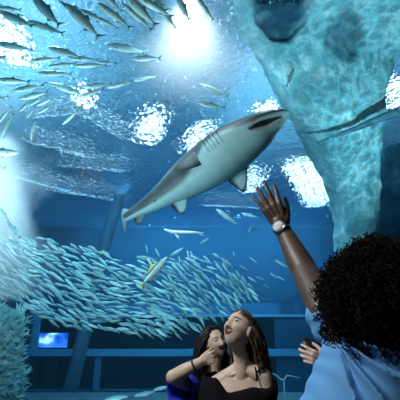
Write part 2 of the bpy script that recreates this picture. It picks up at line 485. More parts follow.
# haze added under the surface to carry the pale glow at the top
m2, nt, N, L = mat('glow_haze'); N.remove(N['Principled BSDF'])
vs = N.new('ShaderNodeVolumeScatter'); vs.inputs['Color'].default_value = (.9, .97, 1, 1); vs.inputs['Anisotropy'].default_value = .3
tc = N.new('ShaderNodeTexCoord'); gr = N.new('ShaderNodeTexGradient'); gr.gradient_type = 'SPHERICAL'
L.new(tc.outputs['Object'], gr.inputs[0])
n = N.new('ShaderNodeTexNoise'); n.inputs['Scale'].default_value = 2.0; n.inputs['Detail'].default_value = 4; L.new(tc.outputs['Object'], n.inputs['Vector'])
den = mth('MULTIPLY', gr.outputs['Fac'], mth('MULTIPLY', n.outputs['Fac'], 1.1))
L.new(den, vs.inputs['Density']); L.new(vs.outputs[0], N['Material Output'].inputs['Volume'])
bm = bmesh.new(); bmesh.ops.create_uvsphere(bm, u_segments=32, v_segments=20, radius=1)
o = finish('glow_haze', bm, m2); o.location = at(194, 46, 4.85); o.scale = (1.3, .9, 1.05)
tag(o, 'added haze glowing at the top, left of the pale rock', 'bubbles', kind='stuff')

# ------------------------------------------------------------------ fish
def fish_mat(name, back, side, belly, metal=.35, rough=.3):
    m, nt, N, L = mat(name)
    b = N['Principled BSDF']; b.inputs['Roughness'].default_value = rough; b.inputs['Metallic'].default_value = metal
    tc = N.new('ShaderNodeTexCoord'); sx = N.new('ShaderNodeSeparateXYZ'); L.new(tc.outputs['Object'], sx.inputs[0])
    n = N.new('ShaderNodeTexNoise'); n.inputs['Scale'].default_value = 22; L.new(tc.outputs['Object'], n.inputs['Vector'])
    ma = N.new('ShaderNodeMath'); ma.operation = 'MULTIPLY_ADD'; ma.inputs[1].default_value = .03; L.new(n.outputs['Fac'], ma.inputs[0]); L.new(sx.outputs['Z'], ma.inputs[2])
    mr = N.new('ShaderNodeMapRange'); mr.inputs['From Min'].default_value = -.05; mr.inputs['From Max'].default_value = .09
    L.new(ma.outputs[0], mr.inputs['Value'])
    r_ = ramp(N, [(0, belly), (.45, side), (.62, side), (.8, back)])
    L.new(mr.outputs[0], r_.inputs[0]); L.new(r_.outputs[0], b.inputs['Base Color'])
    return m

m_sard = fish_mat('sardine_skin', (.15, .40, .44), (.30, .63, .65), (.58, .86, .86), metal=.2, rough=.4)
m_fin = plain('sardine_fin', (.06, .18, .20), .6)
m_eye = plain('fish_eye', (.01, .015, .02), .15)

def fish_body(bm, prof, nseg=10, head=1.0):
    """prof: (x, top, bottom, half width)"""
    rings = []
    for x, zt_, zb_, hw in prof:
        c, h = (zt_ + zb_) / 2, (zt_ - zb_) / 2
        rings.append([bm.verts.new((x, hw * math.cos(2 * math.pi * k / nseg), c + h * math.sin(2 * math.pi * k / nseg))) for k in range(nseg)])
    for a, b in zip(rings, rings[1:]):
        for k in range(nseg):
            bm.faces.new((a[k], a[(k + 1) % nseg], b[(k + 1) % nseg], b[k]))
    bm.faces.new(rings[0]); bm.faces.new(rings[-1])

def fin(bm, outline, th=.006, axis=1):
    """flat fin outline in the x-z plane, with thickness tapering to the rim"""
    c = sum((Vector(p) for p in outline), Vector((0, 0))) / len(outline)
    rim = [bm.verts.new((p[0], 0, p[1])) for p in outline]
    l, r_ = bm.verts.new((c.x, -th, c.y)), bm.verts.new((c.x, th, c.y))
    for i in range(len(rim)):
        a, b = rim[i], rim[(i + 1) % len(rim)]
        bm.faces.new((a, b, l)); bm.faces.new((b, a, r_))

SARD = [(x, a * 1.3, b * 1.3, c * 1.25) for x, a, b, c in [(.5, .004, -.006, .003), (.47, .022, -.020, .013), (.42, .040, -.036, .024), (.33, .058, -.056, .036), (.2, .070, -.070, .042), (.05, .070, -.072, .041),
        (-.1, .060, -.060, .033), (-.22, .042, -.042, .022), (-.31, .024, -.024, .012), (-.36, .016, -.016, .007), (-.385, .016, -.016, .004)]]
TAIL = [(-.36, .014), (-.40, .030), (-.5, .105), (-.475, .06), (-.435, 0), (-.475, -.06), (-.5, -.105), (-.40, -.030), (-.36, -.014)]
DORS = [(.10, .085), (.04, .135), (-.02, .105), (-.05, .08)]
ANAL = [(-.12, -.07), (-.17, -.105), (-.22, -.07), (-.24, -.045)]
PECT = [(.30, -.02), (.22, -.055), (.17, -.075), (.20, -.045), (.27, -.015)]

def mesh_of(bm, name, mats):
    bmesh.ops.recalc_face_normals(bm, faces=bm.faces)
    me = bpy.data.meshes.new(name); bm.to_mesh(me); bm.free()
    me.polygons.foreach_set('use_smooth', [True] * len(me.polygons))
    for m_ in mats: me.materials.append(m_)
    return me

def fish_meshes(prefix, prof, tail, dors, anal, pect, skin, finm):
    out = {}
    b = bmesh.new(); fish_body(b, prof); out['body'] = mesh_of(b, prefix + '_body', [skin])
    b = bmesh.new(); fin(b, tail); out['tail_fin'] = mesh_of(b, prefix + '_tail_fin', [finm])
    b = bmesh.new(); fin(b, dors); out['dorsal_fin'] = mesh_of(b, prefix + '_dorsal_fin', [finm])
    b = bmesh.new(); fin(b, anal); out['anal_fin'] = mesh_of(b, prefix + '_anal_fin', [finm])
    for i, s in enumerate((1, -1)):
        b = bmesh.new(); fin(b, pect)
        for v in b.verts: v.co.y += s * (.044 + .02 * (v.co.x < .21))
        out['pectoral_fin%d' % i] = mesh_of(b, prefix + '_pectoral_fin', [finm])
        b = bmesh.new()
        bmesh.ops.create_uvsphere(b, u_segments=8, v_segments=6, radius=.012, matrix=Matrix.Translation((.44, s * .016, .012)))
        out['eye%d' % i] = mesh_of(b, prefix + '_eye', [m_eye])
    return out

sard = fish_meshes('sardine', SARD, TAIL, DORS, ANAL, PECT, m_sard, m_fin)
# far fish: body and fins in one small mesh
b = bmesh.new(); fish_body(b, [(x, t * 1.2, q * 1.2, w_ * 1.1) for x, t, q, w_ in SARD], 8); fin(b, TAIL); fin(b, DORS)
far_sard = mesh_of(b, 'small_sardine', [m_sard])

def swim_matrix(H, T, roll=0.0, bank=0.0):
    X = (H - T); ln = X.length; X.normalize()
    up = Vector((0, 0, 1))
    if abs(X.dot(up)) > .97: up = Vector((0, 1, 0))
    Y = up.cross(X).normalized(); Z = X.cross(Y)
    M = Matrix((X, Y, Z)).transposed()
    if roll: M = M @ Matrix.Rotation(roll, 3, 'X')
    M = M.to_4x4() @ Matrix.Diagonal((ln, ln, ln, 1))
    M.translation = (H + T) / 2
    return M

def place_fish(meshes, name, H, T, label, group=None, roll=0.0, cat='fish', parts=True):
    o = bpy.data.objects.new(name, meshes['body']); C.objects.link(o)
    o.matrix_world = swim_matrix(H, T, roll)
    if parts:
        for k, me in meshes.items():
            if k == 'body': continue
            c = bpy.data.objects.new(k.rstrip('01'), me); C.objects.link(c); c.parent = o
    return tag(o, label, cat, group)

# near fish at the top left: head x, head y, tail x, tail y, label
TOPG = 'sardines crossing the top left of the water'
near = [
 (-6, 7, 22, 10, 'sardine cut by the left edge, just under the top left corner'),
 (-1, 11, 34, 27, 'long sardine pointing up to the top left corner, before the white glare'),
 (27, 21, 65, 34, 'sardine with forked dark tail just right of the white glare in the top left'),
 (32, -4, 61, 27, 'steep sardine leaving the top edge above the white glare, tail lowest on the right'),
 (58, -2, 90, 22, 'first of two crossing sardines at the top edge right of the white glare'),
 (66, 4, 101, 39, 'long steep sardine whose tail ends just above the group of level sardines'),
 (79, 9, 109, 25, 'sardine lying over the back of the long steep sardine near the top edge'),
 (-6, 43, 35, 50, 'level sardine in front of the lower part of the white glare at the left edge'),
 (-14, 62, 11, 55, 'sardine at the left edge showing only its tail below the white glare'),
 (48, 47, 83, 58, 'topmost sardine of the level group, tail bending down, left of centre'),
 (30, 61, 61, 58, 'pale sardine below the topmost of the level group, farthest left in its row'),
 (49, 66, 78, 63, 'sardine in the middle of the level group, tail touching the next fish'),
 (68, 58, 99, 60, 'sardine on the right of the level group, under the topmost one'),
 (74, 66, 108, 65, 'pale sardine on the right of the level group, lowest of the crossing pair'),
 (38, 73, 73, 74, 'long level sardine under the level group with nothing below its tail'),
 (-4, 80, 31, 82, 'fat level sardine at the left edge, lying alone under the glare'),
 (13, 91, 45, 85, 'sardine heading left and down, above the cluster of hanging sardines'),
 (81, 94, 43, 81, 'sardine swimming right and downward through the loose fish'),
 (19, 99, 49, 92, 'sardine just under the one heading left, above the hanging cluster'),
 (82, 87, 113, 84, 'sardine swimming level in front of the small bright glint'),
 (77, 98, 105, 89, 'sardine rising to the right under the small bright glint'),
 (-12, 102, 9, 96, 'sardine tail poking in from the left edge above the hanging cluster'),
 (107, 45, 147, 53, 'large sardine alone in clear water with bright back, right of the level group'),
 (132, 59, 162, 58, 'slim sardine alone below and right of the large bright backed one'),
 (133, 81, 159, 76, 'slim pale sardine nearest the big lamp glint, tail lifted to the right'),
 (107, 88, 134, 81, 'pale sardine behind the slim one, heading left and down'),
 (97, 62, 117, 64, 'short faint sardine between the level group and the two slim ones'),
 (98, 3, 132, 29, 'steep sardine at the top edge whose tail hangs lowest on the left of its bunch'),
 (94, 16, 119, 29, 'short sardine on the lower left of the bunch at the top edge'),
 (104, -6, 122, 12, 'stubby dark sardine inside the bunch at the top edge'),
 (120, -10, 124, 11, 'upright sardine inside the bunch at the top edge'),
 (123, 4, 153, 31, 'dark steep sardine in the middle of the bunch at the top edge'),
 (126, -4, 157, 27, 'long steep sardine right of the dark one in the bunch at the top edge'),
 (136, -4, 174, 18, 'longest sardine of the bunch at the top edge, sloping gently right'),
 (156, 6, 177, 29, 'sardine hanging from the longest one, tail lowest right of the bunch'),
 (144, -8, 167, 12, 'sardine half out of the top edge above the longest one'),
 (154, -12, 164, 6, 'short sardine barely entering at the top edge before the pale glow'),
 (176, -5, 190, 21, 'lone sardine hanging from the top edge before the brightest pale glow'),
 (195, -6, 214, 21, 'lone dark sardine hanging from the top edge right of the pale glow'),
 (200, 84, 230, 97, 'dark lone sardine heading up and left above the back of the shark'),
 (198, 103, 226, 108, 'dark lone sardine swimming level just above the back of the shark'),
 (19, 112, 33, 99, 'leftmost sardine of the hanging cluster, head down'),
 (26, 119, 36, 104, 'sardine hanging head down lowest in the hanging cluster'),
 (37, 114, 55, 103, 'sardine on the right side of the hanging cluster'),
 (28, 106, 46, 95, 'sardine on top of the hanging cluster'),
 (36, 106, 53, 98, 'sardine in the middle of the hanging cluster'),
 (-3, 124, 12, 106, 'dark sardine at the left edge below the hanging cluster, tail up'),
 (2, 139, 14, 112, 'dark sardine hanging almost upright at the left edge'),
 (31, 141, 36, 118, 'dark sardine hanging alone and nearly upright below the hanging cluster'),
 (62, 125, 79, 110, 'pale faint sardine alone right of the hanging cluster, head down'),
 (18, 153, -16, 151, 'big dark sardine pointing right from the left edge before the white plume'),
 (-14, 158, 4, 157, 'small dark tail at the left edge just below the big dark sardine'),
 (-14, 166, 6, 168, 'small dark sardine end at the left edge, second below the big dark one'),
 (0, 208, 9, 221, 'dark sardine at the left edge above the school, steep before the white plume'),
 (7, 221, 21, 238, 'dark sardine diving before the white plume, above the school'),
 (24, 237, 38, 248, 'dark slim sardine before the white plume, just above the dense school'),
 (9, 239, 25, 250, 'dark sardine entering the dense school in front of the white plume'),
]
for i, (hx, hy, tx, ty, lab) in enumerate(near):
    Y = 4.2 + .15 * ((i * 2) % 5) + rnd.uniform(0, .05) if hy < 205 else rnd.uniform(6.0, 6.4)
    if hy < 12 and hx > 90: Y = 3.86 + .09 * (i % 4)      # under the lamp: on the visitors' side of it
    dY = rnd.uniform(-.06, .06)
    H, T = at(hx, hy, Y + dY), at(tx, ty, Y - dY)
    place_fish(sard, 'sardine', H, T, lab, TOPG if hy < 205 else None, roll=rnd.uniform(-.25, .25))

# fish scattered round the right end of the school
loose = [
 (216, 209, 239, 226, 'pale sardine left of the raised hand, heading up and left, largest of the loose ones'),
 (241, 213, 260, 218, 'bright white sardine just left of the wristwatch'),
 (252, 226, 247, 234, 'small bent pale sardine below the bright white one'),
 (226, 210, 231, 213, 'tiny pale sardine above the largest loose one'),
 (200, 244, 210, 237, 'small sardine heading down and left above the right end of the school'),
 (195, 232, 205, 236, 'small sardine beside the end of the long thin white fish'),
 (233, 251, 235, 258, 'tiny upright sardine in clear water under the bright white one'),
 (249, 257, 259, 264, 'bright small sardine alone, highest of those trailing off to the right'),
 (239, 265, 250, 272, 'bright small sardine left of and below the highest trailing one'),
 (225, 259, 234, 269, 'small steep sardine just off the upper right tip of the school'),
 (275, 260, 289, 268, 'pale sardine touching the raised forearm'),
 (270, 273, 279, 279, 'left one of two small sardines nose to tail left of the forearm'),
 (277, 276, 286, 281, 'right one of two small sardines nose to tail left of the forearm'),
 (256, 277, 265, 280, 'small level sardine in clear water left of the two nose to tail'),
 (248, 277, 258, 283, 'small sardine trailing behind the right end of the school'),
 (263, 284, 271, 289, 'last small sardine trailing right under the level one'),
 (247, 288, 258, 296, 'small sardine under the right end of the school, above the young woman'),
 (146, 245, 148, 255, 'small upright sardine above the yellow tailed fish'),
 (136, 257, 158, 260, 'level sardine left of the yellow tailed fish'),
 (170, 256, 185, 247, 'pale sardine right of the yellow tailed fish, heading down and left'),
 (155, 248, 161, 259, 'small steep sardine just behind the head of the yellow tailed fish'),
 (187, 250, 189, 262, 'left one of three steep sardines right of the yellow tailed fish'),
 (190, 251, 196, 263, 'right one of three steep sardines right of the yellow tailed fish'),
 (179, 256, 180, 266, 'lowest of three steep sardines right of the yellow tailed fish'),
]
for hx, hy, tx, ty, lab in loose:
    Y = rnd.uniform(7.6, 8.4)
    place_fish(sard, 'sardine', at(hx, hy, Y), at(tx, ty, Y + rnd.uniform(-.05, .05)), lab, roll=rnd.uniform(-.4, .4), parts=math.hypot(hx - tx, hy - ty) > 14)

# bottom fish between the people and the rear window
for hx, hy, tx, ty, lab in [
 (104, 400, 131, 396, 'teal fish at the bottom edge, leftmost of the row near the tank bottom'),
 (134, 396, 158, 391, 'teal fish second in the row near the tank bottom, heading left'),
 (153, 390, 172, 386, 'small teal fish third in the row near the tank bottom'),
 (176, 388, 195, 383, 'teal fish at the right end of the bottom row, behind the royal blue sleeve'),
 (168, 402, 190, 397, 'teal fish cut by the bottom edge below the royal blue sleeve')]:
    Y = 7.4
    place_fish(sard, 'mackerel', at(hx, hy, Y), at(tx, ty, Y), lab)

# the dense school
upper = [(-5, 238), (20, 240), (45, 238), (70, 246), (100, 250), (130, 262), (165, 258), (200, 256), (212, 252), (225, 262), (240, 276), (262, 292)]
lower = [(-5, 296), (20, 306), (35, 315), (60, 327), (95, 330), (130, 337), (160, 338), (185, 336), (205, 326), (225, 316), (245, 304), (262, 296)]
def edge(tab, x):
    for (x0, y0), (x1, y1) in zip(tab, tab[1:]):
        if x0 <= x <= x1: return y0 + (y1 - y0) * (x - x0) / (x1 - x0)
    return tab[-1][1]
pts = []
tries = 0
while len(pts) < 500 and tries < 200000:
    tries += 1
    x = rnd.uniform(-8, 256)
    u, l = edge(upper, x), edge(lower, x)
    y = u + (l - u) * rnd.random()
    dens = min(1, .3 + (y - u) / 26) * min(1, .35 + (l - y) / 14) * (1 if x < 200 else .75)
    if rnd.random() > dens: continue
    if any(abs(x - a) < 8.5 and (x - a) ** 2 / 28 + (y - b_) ** 2 / 11.5 < 1 for a, b_, *_ in pts): continue
    Y = rnd.uniform(7.4, 9.2)
    ang = 24 + 10 * noise.noise((x * .012, y * .02, 2)) * 2 + (max(0, x - 195) * .42) + rnd.gauss(0, 12)
    if x < 30: ang += 10
    ln = 14.6 * 8.2 / Y * rnd.uniform(.75, 1.12)
    if x > 200: ln *= .85
    pts.append((x, y, Y, ang, ln))
pts.sort(key=lambda p: p[2])
n_near = len([o for o in C.objects if o.name.startswith('sardine')])
n_ind = 297 - n_near
ZON = [(60, 'silvery sardine in the left part of the dense school, in front of the white plume', 'sardines in the left part of the school'),
       (125, 'silvery sardine in the middle of the dense school, under the leaning pipe', 'sardines in the middle of the school'),
       (190, 'silvery sardine in the dense school below the yellow tailed fish', 'sardines below the yellow tailed fish'),
       (999, 'silvery sardine in the thinning right end of the school, steeper than the rest', 'sardines in the right end of the school')]
bms = bmesh.new()
def band_fish(x, y, Y, ang, ln):
    dx, dy = math.cos(R(ang)) * ln / 2, math.sin(R(ang)) * ln / 2
    dY = rnd.uniform(-.06, .06)
    return at(x - dx, y - dy, Y + dY), at(x + dx, y + dy, Y - dY)
for i, q in enumerate(pts):
    H, T = band_fish(*q)
    roll = rnd.uniform(-.5, .5)
    if i < n_ind:
        z = next(z for z in ZON if q[0] < z[0])
        place_fish({'body': far_sard}, 'sardine', H, T, z[1], z[2], roll)
    else:
        n0 = len(bms.verts)
        bms.from_mesh(far_sard)
        bms.verts.ensure_lookup_table()
        M = swim_matrix(H, T, roll)
        for v in bms.verts[n0:]: v.co = M @ v.co
m_sard2 = plain('sardine_skin_far', (.24, .52, .56), .45, metal=.2, var=.4, vscale=9)
tag(finish('sardine_school', bms, m_sard2), 'farther silvery fish filling the back of the dense school', 'fish', kind='stuff')
print('SCHOOL', len(pts), n_ind)

# yellow tailed fish
YT = [(.5, .005, -.01, .004), (.46, .03, -.03, .018), (.4, .055, -.055, .032), (.3, .085, -.085, .045), (.15, .105, -.105, .052), (0, .105, -.105, .05), (-.15, .085, -.085, .038),
      (-.26, .05, -.05, .02), (-.33, .026, -.026, .01), (-.37, .02, -.02, .006)]
YTAIL = [(-.35, .02), (-.40, .05), (-.5, .15), (-.47, .07), (-.44, 0), (-.47, -.07), (-.5, -.15), (-.40, -.05), (-.35, -.02)]
m_yskin = fish_mat('yellowtail_skin', (.10, .26, .28), (.55, .78, .78), (.82, .92, .88))
m_yfin = plain('yellow_fin', (.62, .62, .06), .5)
ysh = fish_meshes('yellowtail', YT, YTAIL, [(.2, .1), (.1, .16), (-.1, .12), (-.25, .055), (-.1, .085)], [(-.02, -.1), (-.1, -.14), (-.25, -.06), (-.1, -.09)], PECT, m_yskin, m_yfin)
o = place_fish(ysh, 'yellowtail_fish', at(167, 257, 6.6), at(140, 287, 6.6), 'silver fish with bright yellow tail swimming in front of the school', roll=.2)
# long thin white fish
m_white = plain('pale_fish_skin', (.75, .9, .9), .35, metal=.2)
b = bmesh.new()
hp = [at(164, 229.5, 6.5), at(172, 232, 6.5), at(182, 232.5, 6.5), at(193, 232.6, 6.5), at(204, 233, 6.5)]
tube(b, hp, [.012, .034, .032, .026, .008], 10)
o = finish('needlefish', b, m_white); tag(o, 'long thin white fish below the tail of the shark', 'fish')
b = bmesh.new(); fin(b, [(0, 0), (-.10, .02), (-.15, .10), (-.06, .05)], .006)
f = finish('pectoral_fin', b, m_white, o); f.location = at(174, 233, 6.46); f.rotation_euler = (0, R(200), 0)
# thin pale fish by the rock
place_fish(sard, 'garfish', at(294, 68, 4.2), at(286, 87, 4.2), 'thin pale fish upright in front of the teal rock')

# ------------------------------------------------------------------ shark
m, nt, N, L = mat('shark_skin')
b_ = N['Principled BSDF']; b_.inputs['Roughness'].default_value = .5; b_.inputs['Specular IOR Level'].default_value = .35
at_ = N.new('ShaderNodeAttribute'); at_.attribute_name = 'tone'
tc = N.new('ShaderNodeTexCoord')
n = N.new('ShaderNodeTexNoise'); n.inputs['Scale'].default_value = 6; n.inputs['Detail'].default_value = 6
L.new(tc.outputs['Object'], n.inputs['Vector'])
ma = N.new('ShaderNodeMath'); ma.operation = 'MULTIPLY_ADD'; ma.inputs[1].default_value = .28
L.new(n.outputs['Fac'], ma.inputs[0]); L.new(at_.outputs['Fac'], ma.inputs[2])
sb = N.new('ShaderNodeMath'); sb.operation = 'SUBTRACT'; sb.inputs[1].default_value = .14; L.new(ma.outputs[0], sb.inputs[0])
r_ = ramp(N, [(0, (.006, .008, .010)), (.22, (.045, .06, .066)), (.5, (.13, .18, .19)), (.75, (.19, .35, .36)), (1, (.30, .50, .50))])
L.new(sb.outputs[0], r_.inputs[0]); L.new(r_.outputs[0], b_.inputs['Base Color'])
m_shark = m
m_mouth = plain('shark_mouth', (.02, .008, .01), .6)
m_tooth = plain('shark_tooth', (.45, .5, .48), .3)

# stations along the body: photo x, y, half width across the photo (px), distance
ST = [(290, 112.5, .8, 4.62), (287, 114, 5.2, 4.63), (281, 117, 9, 4.66), (273, 121.5, 13, 4.70), (263, 127.5, 17, 4.76), (252, 135, 20, 4.82), (240, 143, 22.5, 4.89), (228, 151, 24, 4.96),
      (215, 160, 24, 5.04), (202, 169, 22, 5.13), (190, 177, 19.5, 5.22), (178, 185.5, 16, 5.31), (166, 193.5, 12.2, 5.40), (155, 200.5, 9.6, 5.48), (146, 206, 7.6, 5.56),
      (138, 210.5, 6, 5.63), (131, 214.5, 4.8, 5.70), (126, 217.5, 4, 5.75)]
PHI0, PHI1 = R(46), R(26)           # how far the belly is rolled towards the viewer, head and tail
cen = [at(x, y, Y) for x, y, h, Y in ST]
rad = [h * Y * 1.10 / FPX for x, y, h, Y in ST]
acc = [0]
for a, b in zip(cen, cen[1:]): acc.append(acc[-1] + (b - a).length)
TOT = acc[-1]
def on_axis(s):
    s = max(0, min(TOT, s))
    for i in range(len(acc) - 1):
        if acc[i] <= s <= acc[i + 1] + 1e-9:
            t = (s - acc[i]) / (acc[i + 1] - acc[i])
            # smooth (Catmull-Rom) position, linear radius
            p0, p1, p2, p3 = cen[max(i - 1, 0)], cen[i], cen[i + 1], cen[min(i + 2, len(cen) - 1)]
            p = .5 * ((2 * p1) + (p2 - p0) * t + (2 * p0 - 5 * p1 + 4 * p2 - p3) * t * t + (-p0 + 3 * p1 - 3 * p2 + p3) * t ** 3)
            return p, rad[i] + (rad[i + 1] - rad[i]) * t
    return cen[-1], rad[-1]
def frame(s):
    p, r_ = on_axis(s)
    T = (on_axis(s - .04)[0] - on_axis(s + .04)[0]).normalized()        # towards the nose
    view = (p - Vector((0, 0, CAM_Z))).normalized()
    P = T.cross(view).normalized()
    if P.z < 0: P = -P                                                  # across, towards the upper edge
    A = P.cross(T).normalized()
    if A.dot(view) < 0: A = -A                                          # away
    f = PHI0 + (PHI1 - PHI0) * (s / TOT)
    B = math.cos(f) * P + math.sin(f) * A                               # back
    S = -math.cos(f) * A + math.sin(f) * P                              # flank in sight
    return p, r_, T, S, B
def surf(s, th, k=1.0):
    """point on the skin; th measured from the seen flank (0) to the back (90) and belly (-90)"""
    p, r_, T, S, B = frame(s)
    c, sn = math.cos(th), math.sin(th)
    return p + S * (r_ * k * c * 1.02) + B * (r_ * k * sn)

NS, NT = 220, 120
GILL = [.335, .355, .375, .393, .410]
shark = bpy.data.objects.new('shark', None); C.objects.link(shark)
base_p = on_axis(TOT * .5)[0]
shark.location = base_p
bm = bmesh.new(); lay = bm.verts.layers.float.new('tone')
rings = []
def sstep(a, b, x):
    t = max(0, min(1, (x - a) / (b - a))); return t * t * (3 - 2 * t)
for j in range(NS + 1):
    s = TOT * (j / NS) ** 1.08
    q = s / TOT
    ring = []
    for i in range(NT):
        th = 2 * math.pi * i / NT
        k = 1.0
        deg = math.degrees(math.atan2(math.sin(th), math.cos(th)))      # -180..180
        el = math.degrees(math.asin(max(-1, min(1, math.sin(th)))))     # -90 belly .. 90 back
        # belly pale, back grey; the border climbs at the head
        bord = -8 + 24 * sstep(.16, .34, q) - 50 * sstep(.36, .6, q)
        tone = .95 - .74 * sstep(bord - 10, bord + 10, el) - .10 * sstep(30, 70, el)
        # snout a little flattened
        k *= 1 - .12 * (1 - sstep(.02, .2, q)) * max(0, -math.sin(th))
        # mouth: a crescent cut under the snout, its corner lifted to the flank
        mq = (q - .045) / (.205 - .045)
        if 0 < mq < 1:
            mid = -44 + 22 * mq
            wd = 20 * math.sin(math.pi * min(1, mq * .93 + .07)) ** .7
            a = abs(abs(deg) if False else (el - mid)) / max(wd, .1)
            if a < 1.0:
                g = (1 - a ** 2) ** .5
                k *= 1 - .34 * g; tone = min(tone, .95 - 1.1 * min(1, g * 1.6))
        elif q <= .045 and el < -8 and q > .03:
            pass
        # gill slits
        for gi, gq in enumerate(GILL):
            up = gq + .006 * math.sin(R(el * 2))
            if -22 < el < 36 - gi * 2:
                d = abs(q - up) / .0052
                if d < 1:
                    e = (1 - d) * min(1, (el + 22) / 8) * min(1, (36 - gi * 2 - el) / 8)
                    k *= 1 - .05 * e; tone -= .42 * e
        # folds behind the gills
        k *= 1 + .006 * math.sin(q * 120) * sstep(.28, .32, q) * (1 - sstep(.42, .5, q)) * (1 if el > -20 else 0)
        v = bm.verts.new(surf(s, th, k) - base_p); v[lay] = tone
        ring.append(v)
    rings.append(ring)
for a, b in zip(rings, rings[1:]):
    for k in range(NT):
        bm.faces.new((a[k], a[(k + 1) % NT], b[(k + 1) % NT], b[k]))
bm.faces.new(rings[0]); bm.faces.new(rings[-1])
finish('body', bm, [m_shark], shark)

# teeth along both lips, on either side
bm = bmesh.new()
for side in (0, 1):
    for lip in (1, -1):
        for k in range(15):
            mq = .06 + .86 * k / 14
            q = .045 + mq * .16
            mid = -44 + 22 * mq
            wd = 20 * math.sin(math.pi * min(1, mq * .93 + .07)) ** .7
            el = mid + lip * wd * .90
            th = R(el) if side == 0 else R(180 - el)
            tip_el = mid + lip * wd * .25
            tht = R(tip_el) if side == 0 else R(180 - tip_el)
            p0 = surf(q * TOT, th, .995) - base_p
            p1 = surf(q * TOT, tht, 1.0) - base_p
            p1 = p0 + (p1 - p0).normalized() * min((p1 - p0).length, .034)
            T = frame(q * TOT)[2] * .009
            n_ = (surf(q * TOT, th, 1.1) - surf(q * TOT, th, .9)).normalized() * .006
            vs_ = [bm.verts.new(p0 + T), bm.verts.new(p0 + n_), bm.verts.new(p0 - T), bm.verts.new(p0 - n_)]
            ap = bm.verts.new(p1)
            for a in range(4): bm.faces.new((vs_[a], vs_[(a + 1) % 4], ap))
            bm.faces.new(vs_)
finish('teeth', bm, [m_tooth], shark, smooth=False)
# eyes
for side in (0, 1):
    bm = bmesh.new()
    th = R(28) if side == 0 else R(152)
    bmesh.ops.create_uvsphere(bm, u_segments=14, v_segments=10, radius=.013, matrix=Matrix.Translation(surf(.125 * TOT, th, .985) - base_p))
    finish('eye', bm, [m_eye], shark)

def shark_fin(name, lead, trail, tipw=.6, th=.022, dark=.5, n=18, mcols=10, flip=False):
    """lead / trail: polylines from root to tip (same count); a thin aerofoil sheet between them with darker rear rim"""
    bm = bmesh.new(); ly = bm.verts.layers.float.new('tone')
    def poly(tab, t):
        x = t * (len(tab) - 1); i = min(int(x), len(tab) - 2); f = x - i
        p0, p1, p2, p3 = tab[max(i - 1, 0)], tab[i], tab[i + 1], tab[min(i + 2, len(tab) - 1)]
        return .5 * ((2 * p1) + (p2 - p0) * f + (2 * p0 - 5 * p1 + 4 * p2 - p3) * f * f + (-p0 + 3 * p1 - 3 * p2 + p3) * f ** 3)
    ax = (lead[-1] - lead[0]).normalized()
    ch = (trail[0] - lead[0]).normalized()
    nrm = ax.cross(ch).normalized()
    sheets = []
    for sgn in (1, -1):
        sh = []
        for j in range(n + 1):
            t = j / n
            a, b = poly(lead, t), poly(trail, t)
            row = []
            for i in range(mcols + 1):
                u = i / mcols
                w_ = th * (1 - .75 * t) * math.sin(math.pi * u ** .6) if 0 < u < 1 else 0
                if t == 1: w_ = 0
                v = bm.verts.new(a + (b - a) * u + nrm * sgn * w_ - base_p)
                rim = max(sstep(.62, 1, u), sstep(.72, 1, t))
                v[ly] = (.80 if not flip else .42) - dark * rim - .12 * sstep(.3, 0, u)
                row.append(v)
            sh.append(row)
        sheets.append(sh)
    for si, sh in enumerate(sheets):
        for j in range(n):
            for i in range(mcols):
                f = (sh[j][i], sh[j][i + 1], sh[j + 1][i + 1], sh[j + 1][i])
                bm.faces.new(f if si == 0 else f[::-1])
    bmesh.ops.remove_doubles(bm, verts=bm.verts, dist=1e-5)
    return finish(name, bm, [m_shark], shark)

pl = lambda *a: [at(*q) for q in a]
shark_fin('pectoral_fin', pl((247, 158, 5.0), (247.5, 172, 5.02), (246.8, 182, 5.05), (244.5, 192, 5.1)), pl((222, 172, 5.12), (229, 182, 5.14), (236, 187.5, 5.12), (242.5, 192.5, 5.1)), dark=.95, th=.03)
shark_fin('pectoral_fin', pl((213, 139, 4.90), (200, 147, 4.85), (187, 157, 4.82), (173, 170, 4.80)), pl((205, 163, 4.80), (196, 167, 4.76), (186, 169.5, 4.75), (173.5, 171, 4.79)), dark=.3, th=.03, flip=True)
shark_fin('pelvic_fin', pl((189, 194, 5.28), (187.5, 203, 5.30), (186, 209, 5.32), (182, 214, 5.34)), pl((166, 202, 5.42), (172, 206, 5.41), (176, 211, 5.38), (181, 214.5, 5.34)), dark=1.0)
shark_fin('pelvic_fin', pl((170, 184, 5.26), (163, 190, 5.27), (158, 196, 5.28), (154, 202, 5.30)), pl((160, 196, 5.32), (158, 199, 5.32), (156, 201, 5.31), (154, 202.5, 5.30)), dark=.4, flip=True, th=.014)
shark_fin('anal_fin', pl((146, 211, 5.56), (145, 217, 5.57), (142, 221, 5.58), (138, 224.5, 5.6)), pl((134, 214, 5.68), (134, 218, 5.67), (135, 222, 5.64), (137.5, 224.8, 5.6)), dark=.55, th=.014, flip=True)
shark_fin('dorsal_fin', pl((182, 170, 5.36), (174, 174, 5.5), (166, 178, 5.62), (158, 184, 5.7)), pl((166, 186, 5.46), (163, 186, 5.56), (160, 186, 5.65), (157.5, 185.5, 5.7)), dark=.3, flip=True)
shark_fin('dorsal_fin', pl((150, 197, 5.58), (143, 200, 5.64), (136, 204, 5.7), (131, 207, 5.74)), pl((138, 206, 5.68), (135, 207, 5.71), (133, 208, 5.73), (130.5, 208, 5.74)), dark=.2, flip=True, th=.014)
